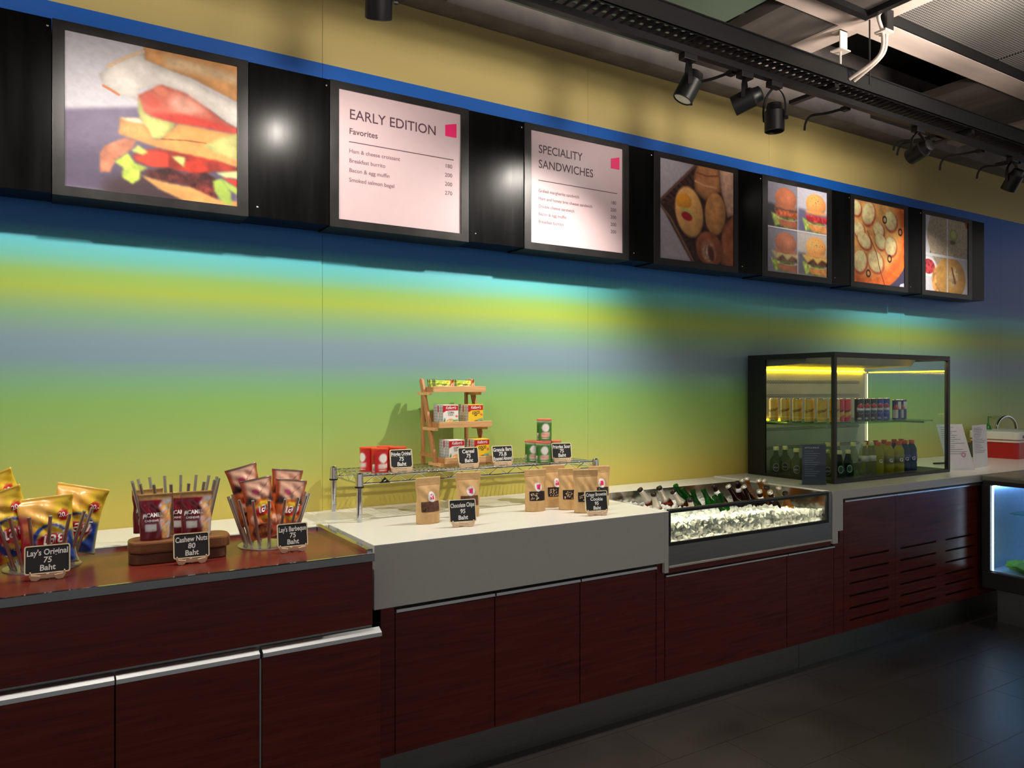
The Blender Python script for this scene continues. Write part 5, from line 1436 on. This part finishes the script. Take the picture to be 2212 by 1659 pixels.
bk = kp('back_panel', MB().box(KX0 + .04, KX1 - .06, KY1 - .05, KY1 - .035, KZ0 + .018, KZ1 - .035), M_BACKP)
kp('back_fill', MB().box(KX0 + .012, KX0 + .04, KY1 - .05, KY1 - .035, KZ0 + .018, KZ1 - .035).box(KX1 - .06, KX1 - .022, KY1 - .05, KY1 - .035, KZ0 + .018, KZ1 - .035), M_STEEL)
sl = MB()
for zc in (1.495, 1.405, 1.19, 1.07):
    for r_ in range(3):
        for i in range(42):
            x = KX0 + .10 + i * .0235 + (.012 if r_ % 2 else 0)
            sl.box(x, x + .016, KY1 - .0515, KY1 - .0500, zc - .0075 * r_, zc - .0075 * r_ + .003)
o = kp('vent_slots', sl, M_BLACK); o['kind'] = 'stuff'
kp('left_glass', MB().box(KX0 + .003, KX0 + .009, KY0 + .022, KY1 - .135, KZ0 + .018, KZ1 - .03), M_GLASS)
kp('front_glass', MB().box(KX0 + .022, KX1 - .026, KY0 + .004, KY0 + .010, KZ0 + .018, KZ1 - .03), M_GLASS)
kp('right_glass', MB().box(KX1 - .009, KX1 - .003, KY0 + .022, KY1 - .03, KZ0 + .018, KZ1 - .03), M_GLASS)
ZG = 1.236
sh = kp('glass_shelf', MB().box(KX0 + .045, KX1 - .10, KY0 + .055, KY1 - .055, ZG, ZG + .008), M_GREENGLASS)
for x in (KX0 + .06, KX1 - .13): kp('shelf_bracket', MB().box(x, x + .012, KY0 + .10, KY1 - .052, ZG - .014, ZG - .001), M_STEEL)
M_LEDY = emit_mat('yellow_case_led', (255, 205, 26), 34.0)
M_LEDY2 = emit_mat('dim_yellow_led', (255, 200, 30), 8.0)
kp('led_strip', MB().box(KX0 + .05, KX1 - .07, KY1 - .062, KY1 - .054, 1.560, 1.570), M_LEDY)
kp('led_strip', MB().box(KX1 - .018, KX1 - .012, KY0 + .03, KY1 - .06, 1.556, 1.563), M_LEDY2)
kp('led_strip', MB().box(KX0 + .05, KX0 + .30, KY1 - .062, KY1 - .056, ZG + .010, ZG + .016), M_LEDY2)
kp('led_strip', MB().box(KX0 + .016, KX0 + .020, KY1 - .060, KY1 - .054, 1.26, 1.55), emit_mat('white_case_led', (255, 248, 225), 22.0))
kp('led_strip', MB().box(KX1 - .030, KX1 - .026, KY1 - .060, KY1 - .054, .95, 1.55), emit_mat('dim_white_case_led', (255, 236, 180), 2.0))
kp('led_strip', MB().box(KX0 + .04, KX1 - .04, KY0 + .034, KY0 + .044, KZ1 - .026, KZ1 - .020), emit_mat('added_front_led', (255, 240, 190), 34.0))  # extra strip added behind the front frame to brighten the drinks

# -- cans on the glass shelf
def cv_can(kind):
    if kind == 'tonic':
        c = Canvas(64, 48, (206, 164, 60)); c.poly([(0, .62), (1, .30), (1, .33), (0, .66)], (120, 88, 30)); c.poly([(0, .8), (1, .8), (1, .86), (0, .86)], (226, 190, 90))
    elif kind == 'redsoda':
        c = Canvas(64, 48, (206, 32, 50)); c.poly([(.2, .75), (.8, .38), (.8, .60), (.2, .97)], (226, 178, 60), 1)
    elif kind in ('blackcola', 'bluecola'):
        c = Canvas(64, 48, (14, 14, 18) if kind == 'blackcola' else (16, 44, 160))
        c.ell(.5, .45, .13, .25, (236, 236, 238), 0, .05); c.ell(.5, .45, .12, .225, (24, 52, 160) if kind == 'bluecola' else (20, 30, 80), 0, .05)
        c.put(((np.hypot((c.U - .5) / .12, (c.V - .45) / .225) < 1) & (c.V < .40)).astype(float), (204, 30, 46))
        c.put(((np.hypot((c.U - .5) / .12, (c.V - .45) / .225) < 1) & (c.V > .39) & (c.V < .52)).astype(float), (236, 236, 238))
        c.ell(.45, .9, .1, .05, (206, 210, 216), 0, .4)
    else:
        c = Canvas(64, 48, (18, 34, 120)); c.poly([(.30, .48), (.52, .48), (.52, .95), (.30, .95)], (206, 210, 216)); c.poly([(.75, .48), (.97, .48), (.97, .95), (.75, .95)], (206, 210, 216)); c.poly([(.52, .05), (.7, .05), (.7, .45), (.52, .45)], (206, 210, 216)); c.ell(.45, .3, .06, .09, (214, 90, 50), 0, .2); c.poly([(.32, .36), (.55, .36), (.55, .46), (.32, .46)], (190, 30, 50))
    return c
KIND = {'tonic': (.0285, .142, 'Schweppes', M_DTXT), 'redsoda': (.0285, .142, 'Schweppes', M_DTXT), 'blackcola': (.029, .142, 'PEPSI', M_DTXT), 'bluecola': (.029, .142, 'PEPSI', M_DTXT), 'energy': (.0262, .132, None, None)}
CANM = {k: tube_mesh(cv_can(k), v[0], v[1] - .012, 40, 24) for k, v in KIND.items()}
M_CANP = print_mat('metallic_can_print', 0.22, coat=.3)
CANL = {}
def can(kind, label, loc, rz, group):
    r, h, txt, tm = KIND[kind]
    t = thing('drink_can', label, 'can', loc, rz, group=group)
    put('can_wall', CANM[kind], M_CANP, t, (0, 0, .006))
    if kind not in CANL:
        CANL[kind] = (mesh(MB().lathe([(r * .82, 0), (r * .88, 0), (r, .006)], 24), 'foot', True), mesh(MB().lathe([(r, h - .006), (r * .9, h), (r * .86, h), (r * .84, h - .003), (0, h - .003)], 24), 'lid', True))
    put('foot', CANL[kind][0], M_TIN, t); put('lid', CANL[kind][1], M_TIN, t)
    if txt: letters(txt, .017 if txt == 'PEPSI' else .016, tm, t, wrap(r, h * (.56 if txt == 'PEPSI' else .44), .0006), 'CENTER', .0003, .75, .0, name='brand_lettering', tilt=0 if txt == 'PEPSI' else .35)
    return t
zc = ZG + .0085
NUM = ['first', 'second', 'third', 'fourth', 'fifth', 'sixth']
for k in range(5):
    can('tonic', f'golden tonic can, {NUM[k]} from the case back, along the glass side', (3.925, 3.195 - .087 * k, zc), R_(-48), 'golden cans on the glass shelf')
can('tonic', 'golden tonic can beside the red cans at the shelf front', (3.998, 2.815, zc), R_(-50), 'golden cans on the glass shelf')
x = 4.072
CF = R_(-42)
seq = [('redsoda', 'red soda can next to the golden cans'), ('redsoda', 'red soda can next to the black cola cans'), ('blackcola', 'black cola can touching the red cans'), ('blackcola', 'black cola can, second of its kind past the red cans'), ('blackcola', 'black cola can, third of its kind past the red cans'), ('blackcola', 'black cola can touching the blue cola cans'), ('bluecola', 'bright blue cola can next to the black ones'), ('bluecola', 'bright blue cola can next to the energy drinks'), ('energy', 'slim silver and blue energy can beside the blue cola'), ('energy', 'slim blue energy can in the middle of three'), ('energy', 'slim blue energy can at the very end of the shelf')]
for kind, lb in seq:
    back = lb.startswith('black cola can touching the red') or lb.startswith('slim silver')
    can(kind, lb, (x, 2.835 + (.05 if back else 0), zc), R_(-62) if back else (R_(-45) if kind == 'energy' else R_(-38)), 'cans along the shelf front')
    x += .066 if kind != 'energy' else .061

# -- bottles below the shelf
ZK = KZ0 + .0185
M_CAPO = mat('orange_bottle_cap', (222, 84, 34), .4)
M_CAPY = mat('pale_yellow_cap', (226, 214, 150), .4)
LIQ = {'clearpet': glass_mat('clear_pet_water', (226, 230, 214), .1, body=.12, bodycol=(190, 196, 170)), 'yellowpet': glass_mat('yellow_sports_drink', (226, 214, 40), .08, body=.62, bodycol=(214, 206, 30)), 'bluepet': glass_mat('blue_sports_drink', (20, 120, 170), .08, body=.7, bodycol=(16, 96, 150)),
       'greenglass': glass_mat('green_water_glass', (24, 110, 40), .1, body=.4, bodycol=(14, 84, 28)), 'jar': glass_mat('dim_clear_glass', (214, 216, 200), .12, body=.10, bodycol=(150, 150, 130))}
PROF = {'pet': [(.0, 0), (.026, 0), (.031, .006), (.031, .05), (.0285, .055), (.031, .06), (.0315, .105), (.029, .118), (.031, .124), (.029, .142), (.018, .166), (.0135, .172), (.0135, .184)],
        'water': [(.0, 0), (.025, 0), (.029, .005), (.029, .035), (.027, .04), (.029, .045), (.029, .12), (.026, .145), (.016, .172), (.0125, .178), (.0125, .190)],
        'glass': [(.0, 0), (.028, 0), (.031, .006), (.033, .03), (.031, .06), (.022, .10), (.014, .13), (.0115, .142), (.0115, .150)],
        'jar': [(.0, 0), (.032, 0), (.036, .006), (.036, .07), (.03, .09), (.018, .105), (.0135, .12), (.0135, .15)]}
PM = {k: mesh(MB().lathe(v, 24), 'bottle_body', True) for k, v in PROF.items()}
CAPP = {k: mesh(MB().lathe([(v[-1][0] + .0025, v[-1][1] - .012), (v[-1][0] + .003, v[-1][1] - .01), (v[-1][0] + .003, v[-1][1] + .008), (v[-1][0] + .001, v[-1][1] + .011), (0, v[-1][1] + .011)], 18), 'cap', True) for k, v in PROF.items()}
def band(r, z0, z1): return mesh(MB().lathe([(r, z0), (r, z1)], 24), 'label_band', True)
BD = {'pet': band(.0318, .062, .104), 'water': band(.0294, .085, .118), 'glass': None, 'jar': None}
M_LABB = mat('blue_label', (24, 50, 140), .4); M_LABW = mat('pale_label', (196, 196, 190), .5); M_LABD = mat('dark_oval_label', (36, 34, 30), .5); M_LABG = mat('green_oval_label', (30, 90, 50), .5); M_LABY = mat('grey_sport_label', (120, 124, 96), .5)
def oval(r, z, rx, rz_, eps=.0008):
    mb = MB(); n = 20
    f = wrap(r, z, eps)
    mb.add([f(0, 0)] + [f(rx * math.cos(2 * PI * k / n), rz_ * math.sin(2 * PI * k / n)) for k in range(n)], [(0, 1 + k, 1 + (k + 1) % n) for k in range(n)])
    return mb
def drink(shape, liq, capm, label, x, y, rz, group, txt=None, lab=None):
    t = thing('drink_bottle', label, 'bottle', (x, y, ZK), rz, group=group)
    put('bottle_body', PM[shape], LIQ[liq], t); put('cap', CAPP[shape], capm, t)
    if shape == 'glass':
        put('oval_label', oval(.0335, .052, .015, .022), M_PAPER, t); put('oval_centre', oval(.0335, .052, .012, .018, .0013), M_LABG, t)
    if shape == 'jar':
        put('oval_label', oval(.0365, .035, .018, .024), M_PAPER, t); put('oval_centre', oval(.0365, .035, .0165, .0225, .0013), M_LABD, t); letters('ROC', .012, M_PAPER, t, wrap(.0365, .030, .0018), 'CENTER')
    if lab: put('label_band', BD[shape], lab, t)
    if txt: letters(txt, .030, M_WTXT, t, wrap(.0315, .070, .0014), 'CENTER', .001, name='brand_lettering')
    return t
GB = 'bottles in the drinks case'
for k in range(6):
    r_, q = k // 2, k % 2
    drink('jar', 'jar', M_CAPY, f"clear bottle with dark oval label, {['back', 'middle', 'front'][r_]} pair by the glass side, {['outer', 'inner'][q]} one", 3.905 + .085 * q, 3.16 - .15 * r_, R_(-50), GB)
y0 = 2.775
drink('glass', 'greenglass', M_CAPY, 'green glass water bottle next to the black corner post', 3.985, y0, R_(-40), GB)
drink('glass', 'greenglass', M_CAPY, 'green glass water bottle next to the clear water bottles', 4.068, y0, R_(-40), GB)
drink('water', 'clearpet', M_CAPY, 'small clear bottle behind the green pair, by the post', 4.000, y0 + .085, 0, GB)
drink('water', 'clearpet', M_CAPY, 'small clear bottle behind the green pair, inner one', 4.085, y0 + .085, 0, GB)
drink('water', 'clearpet', M_CAPY, 'clear water bottle at the front touching the second green bottle', 4.148, y0 + .02, 0, GB, lab=None)
drink('water', 'clearpet', M_CAPY, 'clear water bottle with patterned label band, beside the unlabelled one', 4.222, y0, 0, GB, lab=M_LABW)
drink('water', 'clearpet', M_CAPY, 'clear water bottle with patterned label band, next to the yellow drinks', 4.296, y0, 0, GB, lab=M_LABW)
for k in range(3):
    drink('pet', 'yellowpet', M_CAPO, ['yellow sports drink beside the water bottles', 'yellow sports drink in the middle of three at the front', 'yellow sports drink next to the blue ones'][k], 4.385 + .092 * k, y0 + .01 - .01 * k, R_(-30), GB, 'G', M_LABY if k else None)
    drink('pet', 'yellowpet', M_CAPO, ['yellow sports drink in the second row behind the water', 'yellow sports drink in the second row behind its middle twin', 'yellow sports drink in the second row by the blue bottles'][k], 4.41 + .09 * k, y0 + .10, R_(-30), GB)
for k in range(2):
    drink('pet', 'bluepet', M_CAPO, ['blue sports drink touching the yellow ones', 'blue sports drink closing the front row'][k], 4.668 + .074 * k, y0 + .01, R_(-35), GB, 'G', M_LABB)
    drink('pet', 'bluepet', M_CAPO, ['blue sports drink in the second row, inner one', 'blue sports drink in the second row, end one'][k], 4.70 + .078 * k, y0 + .10, R_(-35), GB)
# -- dark menu card in an acrylic stand
mm = mat('dark_navy_card', (42, 44, 66), 0.3, var=.1, scale=12)
t = thing('menu_stand', 'dark blue drinks list in a clear acrylic stand beside the case', 'menu stand', (3.700, 2.735, 0.9055), R_(-32))
put('card', MB().box(-.066, .066, -.0015, .0015, .004, .226), mm, t)
put('acrylic_sleeve', MB().box(-.070, .070, -.004, -.0025, .0, .231).box(-.070, .070, .0025, .004, .0, .231).box(-.070, .070, -.0025, .05, .0, .0025), M_GLASS, t)
M_FAINT = mat('faint_print', (112, 116, 140), .5)
letters('GIFTS & SPIRITS', .012, mat('pale_print', (190, 190, 200), .5), t, lambda x, y: (x - .054, -.0018, .205 + y), name='heading')
for k in range(12):
    put('text_line', MB().box(-.054, -.054 + .05 + .012 * ((k * 7) % 4), -.0019, -.0016, .188 - .0125 * k, .1905 - .0125 * k), M_FAINT, t)
# ================================================================== far end: papers, cooler chest, sink tap, glass fridge
ZR = 0.9055
def paper_stand(label, loc, rz, w, h, lean, lines, stamp, skew=0.0):
    t = thing('paper_notice', label, 'notice', loc, rz, group='paper notices on the worktop')
    M = Matrix.Rotation(R_(lean), 4, 'X')
    SK = lambda p: (p[0] - skew * p[1], p[1])
    put('sheet', MB().prism([SK(p) for p in ((-w / 2, 0), (w / 2, 0), (w / 2, h), (-w / 2, h))], 'y', -.0006, .0006).move(M), M_PAPER, t)
    ln = MB(); rng = random.Random(int(w * 1000))
    for k in range(lines):
        z = h * (.93 - .62 * k / lines); a = -w * .40; b = a + w * rng.uniform(.35, .8)
        x0, x1 = SK((a, z))[0], SK((b, z))[0]
        o = put('text_line', MB().box(x0, x1, -.0012, -.0008, z, z + .0022).move(M), mat('grey_print', (120, 118, 126), .6), t)
    if stamp:
        x, z = SK((w * .22, h * .33))
        put('stamp', MB().ring([(x + .018 * math.cos(a * PI / 8), z + .018 * math.sin(a * PI / 8)) for a in range(16)], [(x + .007 * math.cos(a * PI / 8), z + .007 * math.sin(a * PI / 8)) for a in range(16)], 'y', -.0013, -.0009).move(M), mat('faded_red_stamp', (196, 150, 160), .6), t)
    put('prop', MB().box(-w * .3, w * .3, .0, .05, 0, .002).box(-w * .3, w * .3, .0006, .002, 0, .012), M_GLASS, t)
    return t
def notice_at(label, a, b, h, lean, lines, stamp, skew):
    a, b = T(*a, ZR), T(*b, ZR); m_ = (a + b) / 2; d = b - a
    paper_stand(label, m_, math.atan2(d.y, d.x), d.length, h, lean, lines, stamp, skew)
notice_at('white paper notice with red stamp leaning beside the drinks case', (2049, 1016.5), (2106, 1015), .31, -14, 14, True, .10)
notice_at('narrow white notice standing in a clear holder near the red cooler', (2103, 1012), (2134, 1006.5), .29, -2, 16, False, 0)
# -- red and white cooler chest
c0 = W(2140, 1003, 3.00)
t = thing('cooler_box', 'red cooler chest with white lid on the worktop beyond the notices', 'cooler box', (c0.x + .46, 3.08, ZR), R_(4))
M_CRED = mat('red_cooler_plastic', (178, 20, 24), .4)
put('body', MB().prism(rrect(-.30, .30, -.17, .17, .03, 5), 'z', 0, .125), M_CRED, t)
put('lid', MB().prism(rrect(-.31, .31, -.18, .18, .035, 5), 'z', .1455, .205), M_WPLAST, t, bev=.006)
put('lid_band', MB().prism(rrect(-.305, .305, -.175, .175, .033, 5), 'z', .1255, .145), M_WPLAST, t)
put('red_line', MB().prism(rrect(-.3065, .3065, -.1765, .1765, .034, 5), 'z', .140, .144), M_CRED, t)
st = put('lid_sticker', MB().box(-.24, .05, -.1815, -.1805, .157, .181), mat('grey_sticker', (150, 150, 146), .5), t)
for k in range(9): put('sticker_mark', MB().prism([(-.235 + .031 * k, .160), (-.212 + .031 * k, .160), (-.206 + .031 * k, .178), (-.229 + .031 * k, .178)], 'y', -.1822, -.1816), [mat('slate_ink', (60, 66, 86), .5), mat('tan_ink', (190, 160, 110), .5)][k % 2], st)
# -- curved chrome tap and soap bottle at the wall behind the cooler
tp = W(2195, 940, 3.28)
t = thing('sink_tap', 'curved chrome gooseneck tap behind the red cooler', 'tap', (tp.x, 3.28, ZR))
zt_ = W(2172, 898, 3.28).z - ZR; wd_ = tp.x - W(2152, 898, 3.28).x
path = [(0, 0, 0), (0, 0, zt_ * .62)] + [(-wd_ / 2 + wd_ / 2 * math.cos(a * PI / 12), 0, zt_ * .62 + (zt_ * .36) * math.sin(a * PI / 12)) for a in range(0, 12)] + [(-wd_ - .004, 0, zt_ * .55)]
put('spout', MB().tube(path, .011, 12), M_CHROME, t, auto=True)
put('base', MB().lathe([(.024, 0), (.024, .02), (.014, .03)], 18), M_CHROME, t, auto=True)
sb = W(2135, 930, 3.24)
M_SOAP = mat('green_soap_bottle', (36, 120, 44), .3)
t = thing('soap_bottle', 'green pump soap bottle by the wall behind the narrow notice', 'soap bottle', (sb.x, 3.24, ZR))
zs_ = W(2135, 900, 3.24).z - ZR
put('body', MB().lathe([(.0, 0), (.026, 0), (.03, .005), (.03, zs_ * .62), (.022, zs_ * .74), (.01, zs_ * .78), (.01, zs_ * .82)], 18), M_SOAP, t, auto=True)
put('pump', MB().tube([(0, 0, zs_ * .82), (0, 0, zs_), (.045, 0, zs_ - .004)], .005, 8), M_SOAP, t)
pk = W(2031, 988, 3.0)
tag(put('black_marker', MB().tube([(pk.x - .05, 3.02, ZR + .007), (pk.x + .045, 2.99, ZR + .007)], .0065, 10), M_BLACK), 'black marker lying on the worktop behind the case', 'pen')
jr = W(2096, 945, 3.2)
tag(put('dark_cup', MB().lathe([(.0, 0), (.03, 0), (.036, .11), (.033, .11), (.028, .006), (0, .006)], 20).move(Matrix.Translation((jr.x, 3.2, ZR))), mat('dark_green_cup', (58, 66, 44), .4), auto=True), 'small dark cup between the two paper notices', 'cup')

# -- glass fridge standing out from the counter's far end
FX0, FX1, FY0, FY1 = 5.035, 5.85, 1.45, 2.505
g = thing('glass_fridge', 'dark framed glass-sided fridge with blue-white lighting past the vent doors', 'fridge', ((FX0 + FX1) / 2, (FY0 + FY1) / 2, 0))
OX, OY = (FX0 + FX1) / 2, (FY0 + FY1) / 2
def fp(name, mb, m, **k):
    return put(name, mb.move(Matrix.Translation((-OX, -OY, 0))), m, g, **k)
M_FRG = mat('dark_grey_fridge_metal', (58, 56, 58), .4, .4)
fp('plinth_box', MB().box(FX0 + .03, FX1 - .02, FY0 + .04, FY1 - .08, 0, .20), M_STEEL)
fp('lower_body', MB().box(FX0, FX1, FY0, FY1, .2005, .305), M_FRG, bev=.006)
fp('top_slab', MB().box(FX0, FX1, FY0, FY1, .868, .902), mat('grey_stone_top', (120, 116, 110), .25), bev=.008)
fp('dark_header', MB().box(FX0 + .006, FX1 - .006, FY0 + .006, FY1 - .006, .845, .8675), M_FRG)
for x in (FX0, FX1 - .045):
    for y in (FY0, FY1 - .050):
        fp('post', MB().box(x, x + .045, y, y + .050, .3055, .8445), M_FRG, bev=.004)
fp('side_glass', MB().box(FX0 + .008, FX0 + .014, FY0 + .05, FY1 - .05, .3055, .8445), M_GLASS)
fp('front_glass', MB().box(FX0 + .045, FX1 - .045, FY0 + .01, FY0 + .016, .3055, .8445), M_GLASS)
M_INNER = mat('pale_blue_fridge_wall', (170, 196, 222), .35)
fp('inner_back', MB().box(FX0 + .046, FX1 - .046, FY1 - .03, FY1 - .02, .3055, .8445), M_INNER)
fp('inner_far_side', MB().box(FX1 - .03, FX1 - .02, FY0 + .076, FY1 - .076, .3055, .8445), M_INNER)
fp('inner_floor', MB().box(FX0 + .016, FX1 - .032, FY0 + .02, FY1 - .032, .3055, .312), M_INNER)
fp('glass_shelf', MB().box(FX0 + .10, FX1 - .06, FY0 + .10, FY1 - .12, .665, .672), M_GREENGLASS)
fp('led_strip', MB().box(FX0 + .016, FX0 + .021, FY1 - .062, FY1 - .054, .312, .840), emit_mat('cool_white_fridge_led', (214, 228, 255), 10.0))
fp('led_strip', MB().box(FX0 + .06, FX1 - .06, FY1 - .045, FY1 - .035, .830, .838), emit_mat('cool_fridge_top_led', (150, 190, 255), 34.0))
fp('led_strip', MB().box(FX1 - .06, FX1 - .05, FY0 + .08, FY1 - .08, .832, .839), emit_mat('cool_fridge_top_led', (150, 190, 255), 34.0))  # second top strip, added to brighten the far inner wall
M_LEAF = mat('fresh_lettuce', (112, 176, 52), .5, var=.35, scale=25, bump=.4)
rng = random.Random(5)
lf = MB(); n = 14
for j in range(7):
    for i in range(n):
        a = 2 * PI * i / n; r = .115 * math.sin(PI * (j + .3) / 7.4) * (1 + .12 * math.sin(5 * a + j))
        lf.v.append((FX0 + .13 + r * 1.0 * math.cos(a), FY1 - .23 + r * 1.2 * math.sin(a), .313 + .012 * j + .008 * math.sin(3 * a + 2 * j)))
lf.f = [(j * n + i, j * n + (i + 1) % n, (j + 1) * n + (i + 1) % n, (j + 1) * n + i) for j in range(6) for i in range(n)] + [tuple(range(n))[::-1], tuple(range(6 * n, 7 * n))]
tag(put('lettuce_head', lf, M_LEAF, auto=True), 'crumpled green lettuce lying on the fridge floor', 'lettuce')
